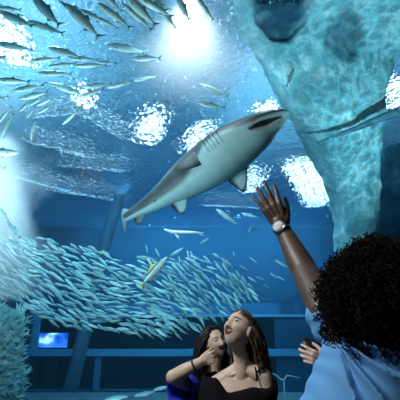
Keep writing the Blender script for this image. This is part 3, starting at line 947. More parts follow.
# tail: long upper lobe bending away, short lower lobe towards the viewer
shark_fin('caudal_fin', pl((132, 211, 5.70), (124, 208.5, 5.78), (121.5, 213, 5.98), (123, 226, 6.3)), pl((128, 219, 5.74), (127.5, 222, 5.86), (126.5, 228, 6.05), (125, 234, 6.3)), dark=.35, th=.03, n=24)
tag(shark, 'large grey shark with a white belly and open toothy mouth swimming overhead', 'shark')

# ------------------------------------------------------------------ people
def skin_mat(name, col, rough=.5):
    m, nt, N, L = mat(name)
    b = N['Principled BSDF']; b.inputs['Roughness'].default_value = rough
    b.inputs['Subsurface Weight'].default_value = .12; b.inputs['Subsurface Radius'].default_value = (.02, .008, .005); b.inputs['Subsurface Scale'].default_value = .3
    tc = N.new('ShaderNodeTexCoord'); n = N.new('ShaderNodeTexNoise'); n.inputs['Scale'].default_value = 25; n.inputs['Detail'].default_value = 4
    L.new(tc.outputs['Object'], n.inputs['Vector'])
    r_ = ramp(N, [(.3, tuple(c * .86 for c in col)), (.7, tuple(min(1, c * 1.1) for c in col))])
    L.new(n.outputs['Fac'], r_.inputs[0]); L.new(r_.outputs[0], b.inputs['Base Color'])
    return m

m_skin_l = skin_mat('light_skin', (.58, .46, .38))
m_skin_m = skin_mat('olive_skin', (.54, .42, .34))
m_skin_d = skin_mat('brown_skin', (.064, .040, .029))
m_lip = plain('lips', (.30, .09, .08), .4)
m_mouth_in = plain('open_mouth', (.06, .008, .008), .6)
m_teeth = plain('human_teeth', (.8, .77, .7), .3)
m_eyew = plain('eye_white', (.6, .6, .58), .2)
m_iris = plain('dark_iris', (.02, .013, .01), .15)
m_brow = plain('dark_brow', (.05, .03, .02), .9)
FACE_MATS = [m_lip, m_mouth_in, m_teeth, m_eyew, m_iris, m_brow]

def capsule(bm, p0, p1, r0, r1, n=16, flat=1.0, flat_axis=None):
    """closed tapered limb piece with round ends"""
    p0, p1 = Vector(p0), Vector(p1)
    T = p1 - p0; ln = T.length
    T = T.normalized() if ln > 1e-9 else Vector((0, 0, 1))
    a = T.orthogonal().normalized() if flat_axis is None else (Vector(flat_axis) - T * Vector(flat_axis).dot(T)).normalized()
    b = T.cross(a)
    prof = [(-r0 * math.cos(k * math.pi / 10), r0 * math.sin(k * math.pi / 10)) for k in range(1, 6)]
    prof += [(ln + r1 * math.sin(k * math.pi / 10), r1 * math.cos(k * math.pi / 10)) for k in range(0, 5)]
    rings = [[bm.verts.new(p0 + T * d + (a * math.cos(2 * math.pi * k / n) * flat + b * math.sin(2 * math.pi * k / n)) * r_) for k in range(n)] for d, r_ in prof]
    for q, w_ in zip(rings, rings[1:]):
        for k in range(n): bm.faces.new((q[k], q[(k + 1) % n], w_[(k + 1) % n], w_[k]))
    bm.faces.new(rings[0][::-1]); bm.faces.new(rings[-1])

def chain(bm, pts, radii, **kw):
    for i in range(len(pts) - 1): capsule(bm, pts[i], pts[i + 1], radii[i], radii[i + 1], **kw)

def ellipsoid(bm, c, rad, rot=None, seg=28):
    M = Matrix.Translation(Vector(c)) @ (rot.to_4x4() if rot is not None else Matrix.Identity(4)) @ Matrix.Diagonal((*rad, 1))
    bmesh.ops.create_uvsphere(bm, u_segments=seg, v_segments=seg * 2 // 3, radius=1, matrix=M)

def loft(bm, rows, n=40, cap=True):
    """rows: (centre, half width x, half depth y[, rotation about z])"""
    rings = []
    for row in rows:
        c, a, b = Vector(row[0]), row[1], row[2]
        rz = row[3] if len(row) > 3 else 0
        ring = []
        for k in range(n):
            t = 2 * math.pi * k / n
            # a little squarer than an ellipse
            x, y = math.cos(t), math.sin(t)
            sx, sy = math.copysign(abs(x) ** .85, x) * a, math.copysign(abs(y) ** .85, y) * b
            ring.append(bm.verts.new(c + Vector((sx * math.cos(rz) - sy * math.sin(rz), sx * math.sin(rz) + sy * math.cos(rz), 0))))
        rings.append(ring)
    for q, w_ in zip(rings, rings[1:]):
        for k in range(n): bm.faces.new((q[k], q[(k + 1) % n], w_[(k + 1) % n], w_[k]))
    if cap:
        bm.faces.new(rings[0][::-1]); bm.faces.new(rings[-1])
    return rings

def remesh(bm, voxel, smooth=4, factor=.5):
    me = bpy.data.meshes.new('tmp'); bmesh.ops.recalc_face_normals(bm, faces=bm.faces); bm.to_mesh(me); bm.free()
    o = bpy.data.objects.new('tmp', me); C.objects.link(o)
    md = o.modifiers.new('r', 'REMESH'); md.mode = 'VOXEL'; md.voxel_size = voxel
    if smooth:
        s = o.modifiers.new('s', 'SMOOTH'); s.iterations = smooth; s.factor = factor
    bpy.context.view_layer.update()
    ev = o.evaluated_get(bpy.context.evaluated_depsgraph_get())
    out = bmesh.new(); out.from_mesh(ev.to_mesh())
    ev.to_mesh_clear()
    bpy.data.objects.remove(o); bpy.data.meshes.remove(me)
    return out

def gauss(x, s): return math.exp(-(x / s) ** 2)

def head_rot(yaw, pitch, roll=0):
    """yaw 0 looks at the viewer (-y); positive yaw turns to the left of the picture; positive pitch looks up.
    local frame: x = towards picture right when yaw 0, y = out of the face, z = up"""
    f = Vector((-math.sin(yaw) * math.cos(pitch), -math.cos(yaw) * math.cos(pitch), math.sin(pitch)))
    side = f.cross(Vector((0, 0, 1))).normalized()      # face's own side
    up = side.cross(f).normalized()
    M = Matrix((side, f, up)).transposed()
    return M @ Matrix.Rotation(roll, 3, 'Y')

def add_head(bm, c, M, s=1.0, mouth_open=.011, mouth_w=.026, smile=.006):
    """head with face, about 0.23 m tall at s=1, centred on c, own axes M (x side, y face, z up)"""
    h = bmesh.new()
    bmesh.ops.create_uvsphere(h, u_segments=128, v_segments=96, radius=1)
    for v in h.verts:
        d = v.co.normalized()
        x, y, z = d
        # skull
        p = Vector((x * .076, y * .094, z * .115))
        if z < 0:                                            # jaw narrows, chin comes forward
            t = -z
            p.x *= 1 - .30 * t ** 1.4
            p.y = p.y * (1 - .20 * t ** 1.5) + .018 * t ** 1.5 * (1 if y > 0 else .2)
        if y > 0:
            p.y -= .006 * (1 - abs(x)) * 0
        front = max(0, y)
        # brow ridge, sockets, cheeks, nose, lips, chin
        fy = 0.0
        if y > 0:
            fy += .006 * gauss(p.z - .030, .010) * gauss(p.x, .045)
            fy -= .013 * (gauss(p.x - .031, .015) + gauss(p.x + .031, .015)) * gauss(p.z - .010, .012)
            fy += .006 * (gauss(p.x - .042, .018) + gauss(p.x + .042, .018)) * gauss(p.z + .022, .018)
            if -.045 < p.z < .034:
                t = (.034 - p.z) / .070
                fy += .026 * max(0, t) ** 1.1 * gauss(p.x, .0085 + .006 * t) * (1 if p.z > -.030 else max(0, 1 - (-.030 - p.z) / .013))
            fy += .006 * (gauss(p.x - .013, .006) + gauss(p.x + .013, .006)) * gauss(p.z + .030, .007)
            # lips with an open smile
            zc = -.056 + smile * (p.x / mouth_w) ** 2
            dz = p.z - zc
            inside = (p.x / mouth_w) ** 2 + (dz / mouth_open) ** 2
            if inside < 1: fy -= .016 * (1 - inside) ** .5
            ringd = abs(math.sqrt(inside) - 1.25)
            fy += .005 * gauss(ringd, .35) * gauss(p.x, .032)
            fy += .007 * gauss(p.z + .095, .014) * gauss(p.x, .020)
        p.y += fy
        v.co = p
    for sx in (-1, 1):
        bmesh.ops.create_uvsphere(h, u_segments=20, v_segments=14, radius=.0125, matrix=Matrix.Translation((sx * .031, .0735, .010)))
        ellipsoid(h, (sx * .079, -.004, -.002), (.008, .019, .030), seg=18)
    M4 = Matrix.Translation(Vector(c)) @ M.to_4x4() @ Matrix.Scale(s, 4)
    n0 = len(bm.verts)
    me = bpy.data.meshes.new('h'); h.to_mesh(me); h.free()
    bm.from_mesh(me); bpy.data.meshes.remove(me)
    bm.verts.ensure_lookup_table()
    for v in bm.verts[n0:]: v.co = M4 @ v.co
    return M4

def paint_face(bm, M4, base_count, mouth_open=.011, mouth_w=.026, smile=.006, closed=False, teeth=True):
    """give lips, teeth, eyes and brows their own materials; FACE_MATS follow the skin at index base_count"""
    inv = M4.inverted()
    for f in bm.faces:
        p = inv @ f.calc_center_median()
        if not (p.y > .03 and abs(p.x) < .07 and -.09 < p.z < .06): continue
        zc = -.056 + smile * (p.x / mouth_w) ** 2
        ins = (p.x / mouth_w) ** 2 + ((p.z - zc) / mouth_open) ** 2
        if ins < 1:
            f.material_index = base_count + (2 if (teeth and p.z - zc > mouth_open * .42) else 1)
        elif ins < 1.7 and abs(p.x) < mouth_w * 1.25: f.material_index = base_count
        for sx in (-1, 1):
            ex, ez = p.x - sx * .031, p.z - .010
            if closed:
                if (ex / .016) ** 2 + ((ez + .003 - 6 * ex * ex) / .0028) ** 2 < 1: f.material_index = base_count + 5
            elif (ex / .0145) ** 2 + (ez / .0062) ** 2 < 1:
                f.material_index = base_count + (4 if (ex * ex + (ez - .001) ** 2) < .0072 ** 2 else 3)
            elif (ex / .0165) ** 2 + (ez / .0088) ** 2 < 1 and ez > 0: f.material_index = base_count + 5
            if (ex / .021) ** 2 + ((ez - .022 + 9 * ex * ex) / .0042) ** 2 < 1: f.material_index = base_count + 5

def add_hand(bm, wrist, d, palm_n, thumb_side, L=.185, curl=(.2, .2, .2, .2), spread=.10, thumb=(.8, .3), tw=1.0):
    """hand from the wrist: d along the hand, palm_n out of the palm, thumb_side towards the thumb"""
    wrist, d = Vector(wrist), Vector(d).normalized()
    n_ = Vector(palm_n); n_ = (n_ - d * n_.dot(d)).normalized()
    s = d.cross(n_).normalized()
    if s.dot(Vector(thumb_side)) < 0: s = -s
    k = L / .185
    # palm: flat block of overlapping rounds
    for j, off in enumerate((.030, .010, -.010, -.028)):
        capsule(bm, wrist + d * .012 * k + s * off * .55 * k, wrist + d * (.092 - .004 * abs(j - 1)) * k + s * off * k, .0135 * k, .0115 * k)
    capsule(bm, wrist - d * .02 * k, wrist + d * .03 * k, .023 * k, .021 * k, flat=1.25, flat_axis=s)
    lens = [(.042, .026, .020), (.047, .029, .021), (.043, .027, .021), (.033, .020, .018)]
    tips = []
    for j, off in enumerate((.030, .010, -.010, -.028)):
        ang = spread * (1.5 - j) * 1.0
        base = wrist + d * (.092 - .004 * abs(j - 1)) * k + s * off * k
        dirn = (d * math.cos(ang) + s * math.sin(ang)).normalized()
        c = curl[j]; p = base
        pts_, rr = [p - dirn * .02 * k], [.0105 * k]
        pts_.append(p); rr.append(.0100 * k)
        a = 0
        for seg, ln in enumerate(lens[j]):
            a += c * (1.0, 1.15, .8)[seg]
            p = p + (dirn * math.cos(a) + n_ * math.sin(a)) * ln * k
            pts_.append(p); rr.append((.0090, .0082, .0070)[seg] * k * (1 if j < 3 else .88))
        chain(bm, pts_, rr, n=12)
        tips.append(p)
    out, close = thumb
    tb = wrist + d * .022 * k + s * .024 * k
    t1 = tb + (d * math.cos(out) + s * math.sin(out) + n_ * close * .5).normalized() * .040 * k
    t2 = t1 + (d * math.cos(out * .7) + s * math.sin(out * .7) + n_ * close).normalized() * .032 * k
    t3 = t2 + (d * math.cos(out * .5) + s * math.sin(out * .5) + n_ * close * 1.2).normalized() * .026 * k
    chain(bm, [tb - s * .012 * k, tb, t1, t2, t3], [.014 * k, .015 * k, .0115 * k, .0100 * k, .0080 * k], n=12)
    return tips

def legs(bm, c, hip_z, half=.09, r=.078, face=(0, -1)):
    x, y = c
    for sx in (-1, 1):
        chain(bm, [(x + sx * half, y, hip_z), (x + sx * half, y - .01, hip_z * .53), (x + sx * half, y + .02, .09)], [r, r * .66, r * .45])
        ax = Vector((x + sx * half, y + .02, .045))
        capsule(bm, ax, ax + Vector((face[0], face[1], 0)) * .15, .042, .032)
        capsule(bm, (x + sx * half, y + .02, .1), ax, .036, .04)

def strands(bm, paths, r0=.004, n=5):
    for p in paths:
        m_ = len(p)
        tube(bm, p, [r0 * (1 - .55 * (i / (m_ - 1))) * (.6 if i == 0 else 1) for i in range(m_)], n)

def hair_mat(name, dark, light, scale=14, rough=.55):
    m, nt, N, L = mat(name)
    b = N['Principled BSDF']; b.inputs['Roughness'].default_value = rough; b.inputs['Specular IOR Level'].default_value = .3
    tc = N.new('ShaderNodeTexCoord'); n = N.new('ShaderNodeTexNoise'); n.inputs['Scale'].default_value = scale; n.inputs['Detail'].default_value = 3
    L.new(tc.outputs['Object'], n.inputs['Vector'])
    r_ = ramp(N, [(.35, dark), (.7, light)])
    L.new(n.outputs['Fac'], r_.inputs[0]); L.new(r_.outputs[0], b.inputs['Base Color'])
    return m

m_top_black = plain('black_knit', (.006, .006, .009), .9, spec=.1, bump=.3, bscale=120)
m_jeans = plain('dark_jeans', (.015, .022, .05), .9, bump=.3, bscale=200)

# ---- young woman in the black off-shoulder top
GY = 2.45
g_head = at(239, 330, GY)
g_M = head_rot(R(42), R(31), R(-6))
neck0 = at(242, 362, GY + .035)
sh_r, sh_l = at(263, 370, GY + .02), at(212, 382, GY + .05)      # shoulder points (picture right, left)
mid = (sh_r + sh_l) / 2
bm = bmesh.new()
g_M4 = add_head(bm, g_head, g_M, 1.04, mouth_open=.016, mouth_w=.024, smile=.006)
nk = g_head + g_M @ Vector((0, -.022, -.055))
chain(bm, [nk, (nk + neck0) / 2 + Vector((-.002, .0, 0)), neck0, neck0 + Vector((-.012, .02, -.07))], [.046, .042, .047, .062], n=24)
# shoulders, collar bones, chest
chain(bm, [neck0 + Vector((.0, .02, -.03)), sh_r + Vector((-.02, .0, -.02))], [.045, .048], n=20)
chain(bm, [neck0 + Vector((-.0, .02, -.035)), sh_l + Vector((.02, .0, -.012))], [.045, .046], n=20)
chain(bm, [neck0 + Vector((-.012, -.030, -.050)), sh_r + Vector((-.02, -.025, -.012))], [.007, .006], n=10)
chain(bm, [neck0 + Vector((-.030, -.030, -.052)), sh_l + Vector((.02, -.025, -.002))], [.007, .006], n=10)
cx, cyy = mid.x, mid.y + .02
loft(bm, [((cx, cyy, mid.z - .01), .135, .055), ((cx, cyy - .005, mid.z - .08), .155, .085), ((cx, cyy - .01, mid.z - .16), .150, .10), ((cx, cyy, mid.z - .27), .125, .085),
          ((cx, cyy, mid.z - .40), .135, .09), ((cx, cyy, mid.z - .52), .165, .11), ((cx, cyy, mid.z - .60), .15, .10)], 36)
# arms down along the body
arm_r = [sh_r + Vector((0, 0, -.03)), sh_r + Vector((.045, -.0, -.28)), sh_r + Vector((.0, -.13, -.47))]
chain(bm, arm_r, [.050, .040, .028], n=20)
add_hand(bm, arm_r[-1], (-.35, -.4, -.6), (-1, 0, .2), (0, -1, 0), L=.17, curl=(.35, .38, .4, .45))
arm_l = [sh_l + Vector((0, 0.01, -.03)), sh_l + Vector((-.03, .02, -.27)), sh_l + Vector((.03, -.12, -.45))]
chain(bm, arm_l, [.048, .038, .028], n=20)
add_hand(bm, arm_l[-1], (.35, -.4, -.6), (1, 0, .2), (0, -1, 0), L=.17, curl=(.35, .38, .4, .45))
legs(bm, (cx, cyy), mid.z - .57)
bm = remesh(bm, .0042, 3)
paint_face(bm, g_M4, 1, mouth_open=.016, mouth_w=.024, smile=.006, teeth=True)
girl = finish('person', bm, [m_skin_l] + FACE_MATS)
tag(girl, 'young woman with long brown hair and a black off-shoulder top, laughing and looking up', 'person')
# top
bm = bmesh.new()
zt_ = mid.z - .038
rz = math.atan2(sh_r.z - sh_l.z, sh_r.x - sh_l.x)
def topring(dz, a, b, n=72):
    return dz, a, b
rows = [(0.0, .196, .090), (-.006, .212, .105), (-.04, .232, .125), (-.10, .236, .135), (-.16, .215, .135), (-.20, .185, .13), (-.30, .160, .118), (-.42, .165, .122), (-.50, .19, .135)]
rings = []
for j, (dz, a, b) in enumerate(rows):
    ring = []
    for k in range(96):
        t = 2 * math.pi * k / 96
        x, y = math.cos(t) * a, math.sin(t) * b
        dip = -.028 * max(0, -math.sin(t)) * (1 if j < 3 else .4 if j == 3 else 0)
        f_ = .006 * math.sin(9 * t + j) * (j > 1) + .004 * noise.noise((t * 3, j * .7, 1))
        ring.append(bm.verts.new((cx + x * (1 + f_ * 3), cyy - .012 + y * (1 + f_ * 6), zt_ + dz + dip + math.tan(rz) * x * (1 if j < 5 else .3) + (.088 * sstep(-.055, -.135, x) if j < 2 else .05 * sstep(-.07, -.16, x) if j == 2 else 0) - .030 * sstep(.06, .15, x) * (j < 2))))
    rings.append(ring)
for q, w_ in zip(rings, rings[1:]):
    for k in range(96): bm.faces.new((q[k], q[(k + 1) % 96], w_[(k + 1) % 96], w_[k]))
finish('blouse', bm, [m_top_black], girl).modifiers.new('thick', 'SOLIDIFY').thickness = .004
bm = bmesh.new()
tube(bm, [sh_r + Vector((-.045, -.052, -.055)), sh_r + Vector((-.047, -.045, .0)), sh_r + Vector((-.05, -.0, .035)), sh_r + Vector((-.05, .05, -.02))], .0055, 8)
finish('shoulder_strap', bm, [m_top_black], girl)
bm = bmesh.new()
for sx in (-1, 1):
    chain(bm, [(cx + sx * .088, cyy, mid.z - .54), (cx + sx * .09, cyy - .01, (mid.z - .57) * .53), (cx + sx * .09, cyy + .02, .10)], [.098, .066, .052], n=24)
capsule(bm, (cx - .05, cyy, mid.z - .50), (cx + .05, cyy, mid.z - .50), .118, .118, n=24)
finish('jeans', remesh(bm, .01, 3), [m_jeans], girl)
# hair: long waves from the crown over the back and the near shoulder
m_hair_br = hair_mat('brown_hair', (.012, .008, .005), (.17, .11, .065), 30)
bm = bmesh.new()
inv = g_M.transposed()
rh = random.Random(3)
capb = bmesh.new()
bmesh.ops.create_uvsphere(capb, u_segments=48, v_segments=36, radius=1)
paths = []
for i in range(520):
    # root on the scalp (local: x side, y face, z up)
    while True:
        d = Vector((rh.gauss(0, 1), rh.gauss(0, 1), rh.gauss(0, 1))).normalized()
        if d.z > -.35 and d.y < .80 + .5 * (d.z - .55) and not (d.y > .10 and d.z < .5): break
    root = Vector((d.x * .0745, d.y * .091 , d.z * .113)) * .93
    P = g_head + g_M @ root
    nrm = (g_M @ d).normalized()
    # flows back over the head then hangs down in world space
    back = g_M @ Vector((math.copysign(.35, d.x), -1, .1))
    pth = [P - nrm * .004]
    p = P + nrm * .008
    pth.append(p.copy())
    vel = (nrm * .35 + back * .9).normalized()
    ph = rh.uniform(0, 6.28)
    wave = rh.uniform(.006, .016)
    nst = 17
    lenn = rh.uniform(.30, .42)
    for k in range(nst):
        vel = (vel * .72 + Vector((.17, .20, -1)) * .34).normalized()
        p = p + vel * (lenn / nst)
        # stay outside the head
        q = inv @ (p - g_head)
        e = (q.x / .076) ** 2 + (q.y / .097) ** 2 + (q.z / .114) ** 2
        if e < 1.12 and q.z > -.10:
            q = q * (math.sqrt(1.14 / max(e, .05)))
            p = g_head + g_M @ q
        # stay off the neck and behind the shoulder
        dn = Vector((p.x - neck0.x, p.y - neck0.y - .02, 0))
        if p.z < neck0.z + .06 and dn.length < .075:
            dn = dn.normalized() if dn.length > 1e-4 else Vector((0, 1, 0))
            if dn.y < -.2: dn.y = -.2
            p += dn.normalized() * (.075 - Vector((p.x - neck0.x, p.y - neck0.y - .02, 0)).length)
        w_ = wave * min(1, k / 5)
        pth.append(p + Vector((math.sin(ph + k * .95) * w_, math.cos(ph * 1.7 + k * .8) * w_, 0)))
    paths.append(pth)
strands(bm, paths, .0066, 5)
# scalp layer under the strands
for v in capb.verts:
    d = v.co.normalized()
    v.co = g_head + g_M @ (Vector((d.x * .0785, d.y * .095, d.z * .117)) * .94)
dele = [v for v in capb.verts if (lambda q: q.z < -.03 or q.y > .045 + .25 * (q.z - .05) or (q.y > .01 and q.z < .04))(inv @ (v.co - g_head))]
bmesh.ops.delete(capb, geom=dele, context='VERTS')
me = bpy.data.meshes.new('c'); capb.to_mesh(me); capb.free(); bm.from_mesh(me); bpy.data.meshes.remove(me)
finish('hair', bm, [m_hair_br], girl)

# ---- laughing woman behind her, bent arm and hand at her chin
BY = 2.78
b_head = at(215, 343, BY)
b_M = head_rot(R(-28), R(14), R(14))
b_neck = b_head + Vector((-.005, .035, -.155))
b_mid = b_neck + Vector((-.0, .03, -.08))
bm = bmesh.new()
b_M4 = add_head(bm, b_head, b_M, .86, mouth_open=.013, mouth_w=.027, smile=.011)
nk = b_head + b_M @ Vector((0, -.02, -.05))
chain(bm, [nk, b_neck, b_neck + Vector((0, .02, -.08))], [.046, .046, .06], n=20)
bsl, bsr = b_mid + Vector((-.135, 0, -.02)), b_mid + Vector((.15, .02, -.03))
chain(bm, [b_neck + Vector((0, .02, -.05)), bsl], [.045, .046], n=20)
chain(bm, [b_neck + Vector((0, .02, -.05)), bsr], [.045, .046], n=20)
bx_, by_ = b_mid.x, b_mid.y + .01
loft(bm, [((bx_, by_, b_mid.z - .02), .13, .06), ((bx_, by_, b_mid.z - .14), .15, .095), ((bx_, by_, b_mid.z - .28), .125, .085), ((bx_, by_, b_mid.z - .42), .14, .095), ((bx_, by_, b_mid.z - .55), .165, .11), ((bx_, by_, b_mid.z - .62), .15, .10)], 32)
b_elb = at(173, 377, BY - .24)
b_wr = at(200, 362, BY - .28)
chain(bm, [bsl + Vector((0, 0, -.02)), b_elb], [.050, .043], n=20)
chain(bm, [b_elb, (b_elb * .6 + b_wr * .4), b_wr], [.041, .041, .027], n=20)
b_dir = at(216, 356.5, BY - .27) - b_wr
add_hand(bm, b_wr, b_dir, (.35, .9, .1), (-.1, .2, 1), L=.165, curl=(.85, .95, 1.0, 1.05), spread=.05, thumb=(.45, .5))
b_arm2 = [bsr + Vector((0, 0, -.03)), bsr + Vector((.03, .03, -.28)), bsr + Vector((.0, -.08, -.48))]
chain(bm, b_arm2, [.048, .038, .028], n=20)
add_hand(bm, b_arm2[-1], (-.2, -.3, -.8), (-1, 0, .1), (0, -1, 0), L=.165, curl=(.3, .35, .4, .4))
legs(bm, (bx_, by_), b_mid.z - .58)
bm = remesh(bm, .0042, 3)
paint_face(bm, b_M4, 1, mouth_open=.013, mouth_w=.027, smile=.011, closed=True)
bwoman = finish('person', bm, [m_skin_m] + FACE_MATS)
tag(bwoman, 'dark-haired laughing person half hidden behind the young woman, bent arm raised to the chin', 'person')
m_royal = plain('royal_blue_cloth', (.010, .035, .55), .8, bump=.3, bscale=60)
bm = bmesh.new()
loft(bm, [((bx_, by_, b_mid.z + .015), .115, .075), ((bx_, by_, b_mid.z - .04), .165, .095), ((bx_, by_, b_mid.z - .14), .172, .115), ((bx_, by_, b_mid.z - .30), .150, .11), ((bx_, by_, b_mid.z - .45), .165, .12), ((bx_, by_, b_mid.z - .60), .19, .13)], 48, cap=False)
finish('shirt', bm, [m_top_black], bwoman).modifiers.new('thick', 'SOLIDIFY').thickness = .004
bm = bmesh.new()
s0 = bsl + Vector((.02, .01, -.02)); s1 = s0 + (b_elb - s0) * .74 + Vector((.0, -.01, -.055))
rr = tube(bm, [s0 + Vector((.03, 0, .01)), s0 + (s1 - s0) * .3, s0 + (s1 - s0) * .6, s0 + (s1 - s0) * .85, s1], [.058, .070, .080, .088, .092], 36, cap=False)
for r_ in rr:
    for k, v in enumerate(r_): v.co += Vector((0, 0, .006 * math.sin(k * 2.1)))
sl = finish('sleeve', bm, [m_royal], bwoman); sl.modifiers.new('thick', 'SOLIDIFY').thickness = .004
sl['label'] = 'royal blue short sleeve'
bm = bmesh.new()
for sx in (-1, 1):
    chain(bm, [(bx_ + sx * .088, by_, b_mid.z - .56), (bx_ + sx * .09, by_ - .01, (b_mid.z - .58) * .53), (bx_ + sx * .09, by_ + .02, .10)], [.098, .066, .052], n=24)
capsule(bm, (bx_ - .05, by_, b_mid.z - .54), (bx_ + .05, by_, b_mid.z - .54), .118, .118, n=24)
finish('trousers', remesh(bm, .01, 3), [m_jeans], bwoman)
m_hair_bk = hair_mat('black_hair', (.003, .003, .004), (.014, .012, .012), 30)
bm = bmesh.new()
binv = b_M.transposed()
paths = []
for i in range(360):
    while True:
        d = Vector((rh.gauss(0, 1), rh.gauss(0, 1), rh.gauss(0, 1))).normalized()
        if d.z > -.3 and d.y < .5 + .3 * (d.z - .5) and not (d.y > .1 and d.z < .45): break
    P = b_head + b_M @ (Vector((d.x * .0745, d.y * .091, d.z * .113)) * .86)
    nrm = b_M @ d
    p = P + nrm * .008
    pth = [P - nrm * .004, p.copy()]
    vel = (nrm * .5 + b_M @ Vector((math.copysign(.8, d.x), -.8, 0))).normalized()
    lenn = rh.uniform(.26, .38); ph = rh.uniform(0, 6.28)
    for k in range(13):
        vel = (vel * .68 + Vector((-.10, .02, -1)) * .4).normalized()
        p = p + vel * (lenn / 13)
        q = binv @ (p - b_head)
        e = (q.x / .071) ** 2 + (q.y / .090) ** 2 + (q.z / .107) ** 2
        if e < 1.12 and q.z > -.09:
            p = b_head + b_M @ (q * math.sqrt(1.14 / max(e, .05)))
        pth.append(p + Vector((math.sin(ph + k * .8) * .005, math.cos(ph + k * .8) * .005, 0)))
    paths.append(pth)
strands(bm, paths, .007, 5)
finish('hair', bm, [m_hair_bk], bwoman)
# bracelet
m_band = plain('dark_band', (.012, .012, .015), .5)
bm = bmesh.new()
fd = (b_wr - b_elb).normalized(); c0 = b_elb + (b_wr - b_elb) * .80
bmesh.ops.create_cone(bm, segments=28, radius1=.036, radius2=.034, depth=.012, cap_ends=False,
                      matrix=Matrix.Translation(c0) @ fd.to_track_quat('Z', 'Y').to_matrix().to_4x4())
o = finish('bracelet', bm, [m_band]); o.modifiers.new('thick', 'SOLIDIFY').thickness = .004
tag(o, 'thin dark bracelet on the wrist held to the laughing chin', 'bracelet')

# ---- curly-haired woman seen from behind, arm raised
WY = 1.16
w_head = at(372, 305, WY)
w_M = head_rot(R(168), R(8))
w_neck = w_head + Vector((.0, -.015, -.15))
shl = at(326, 312, WY + .06)                     # raised left shoulder
shr = w_neck + Vector((.19, .01, -.06))
w_mid = w_neck + Vector((.0, .02, -.09))
elb = at(305, 272, WY + .22)
wri = at(282.5, 229, WY + .34)
bm = bmesh.new()
w_M4 = add_head(bm, w_head, w_M, 1.0, mouth_open=.004)
chain(bm, [w_head + Vector((0, -.01, -.06)), w_neck, w_neck + Vector((0, .015, -.07))], [.055, .053, .07], n=24)
chain(bm, [w_neck + Vector((0, .01, -.05)), shl + Vector((.02, 0, -.01))], [.055, .052], n=20)
chain(bm, [w_neck + Vector((0, .01, -.05)), shr], [.055, .050], n=20)
wx, wy = w_mid.x, w_mid.y
loft(bm, [((wx, wy, w_mid.z), .14, .06), ((wx, wy, w_mid.z - .14), .155, .09), ((wx, wy, w_mid.z - .30), .13, .085), ((wx, wy, w_mid.z - .45), .15, .10), ((wx, wy, w_mid.z - .58), .175, .12), ((wx, wy, w_mid.z - .64), .16, .11)], 36)
fa = (wri - elb)
chain(bm, [shl, elb * .55 + shl * .45, elb], [.052, .050, .047], n=24)
chain(bm, [elb, elb + fa * .3, elb + fa * .75, wri], [.047, .046, .036, .0295], n=24)
hd = at(266.5, 196, WY + .34) - wri
add_hand(bm, wri, hd, (.15, 1, .1), (1, 0, .1), L=.212, curl=(.22, .14, .10, .12), spread=.13, thumb=(.55, .5))
# other arm hangs down
ar = [shr + Vector((0, 0, -.02)), shr + Vector((.05, .02, -.28)), shr + Vector((.02, .10, -.50))]
chain(bm, ar, [.048, .040, .027], n=20)
add_hand(bm, ar[-1], (-.1, .3, -.8), (-1, 0, 0), (0, 1, 0), L=.175, curl=(.3, .35, .4, .4))
legs(bm, (wx, wy), w_mid.z - .60, face=(0, 1))
bm = remesh(bm, .0042, 2)
woman = finish('person', bm, [m_skin_d])
tag(woman, 'woman with a large dark curly afro from behind, light blue shirt, arm raised', 'person')

# shirt: body and sleeve grown together, then folded
bm = bmesh.new()
def zrow(row): return at(385, row, WY).z
rows = []
for row, l, cxp, dep in ((316, 345, 392, .070), (326, 333, 392, .10), (338, 328, 391, .12), (352, 323, 390, .135), (368, 316, 389, .15), (385, 310, 388, .162), (402, 303, 387, .17), (430, 296, 386, .178), (470, 290, 385, .184), (520, 286, 384, .188), (600, 290, 384, .185)):
    p = at(cxp, row, WY); q = at(l, row, WY)
    rows.append(((p.x, w_mid.y - .005, p.z), p.x - q.x, dep))
loft(bm, rows, 64)
capsule(bm, w_neck + Vector((-.05, .012, -.045)), shl + Vector((.015, 0, -.012)), .062, .066, n=28)
capsule(bm, w_neck + Vector((.05, .012, -.045)), shr + Vector((-.01, 0, -.008)), .062, .060, n=28)
# raised sleeve, opening hanging down on the outer side
sdir = (elb - shl).normalized()
capsule(bm, shl + Vector((.035, .0, -.035)), shl + sdir * .030 + Vector((-.006, -.004, -.026)), .074, .052, n=32)
capsule(bm, shl + Vector((.01, -.01, -.045)), shl + sdir * .008 + Vector((-.014, -.008, -.062)), .060, .036, n=32)
capsule(bm, shr, shr + Vector((.045, .01, -.16)), .066, .070, n=28)
bm = remesh(bm, .0055, 5)
pit = at(331, 332, WY - .05)
for v in bm.verts: v.normal_update()
disp = []
for v in bm.verts:
    p = v.co
    rel = p - pit
    # angle round the armpit as seen on the back of the shirt
    a = math.atan2(-rel.z, rel.x)
    dist = math.hypot(rel.x, rel.z)
    k = sstep(.015, .07, dist) * (1 - .45 * sstep(.18, .45, dist))
    wob = noise.noise((p.x * 9, p.y * 9, p.z * 9)) * .5
    f1 = 1 - 2.2 * abs(math.sin(a * 8.0 + wob * 1.2 + dist * 3.5)) ** .8
    f2 = math.sin(a * 17 + 1.3 + wob * 3.5 - dist * 9)
    d = .014 * f1 * k + .004 * f2 * k
    # cross folds sagging between the shoulders
    d += .006 * math.sin((p.z * 46) - 30 * rel.x ** 2 + wob * 4) * sstep(.05, .16, rel.x) * (1 if p.y < w_mid.y else .4)
    # short creases on the sleeve
    if p.x < pit.x + .012: d = .0022 * math.sin((p.x * .8 + p.z) * 95 + wob * 5)
    disp.append(d)
for v, d in zip(bm.verts, disp): v.co += v.normal * d
m_shirt = plain('light_blue_cotton', (.105, .30, .60), .85, spec=.15, bump=.25, bscale=350)
finish('shirt', bm, [m_shirt], woman)
bm = bmesh.new()
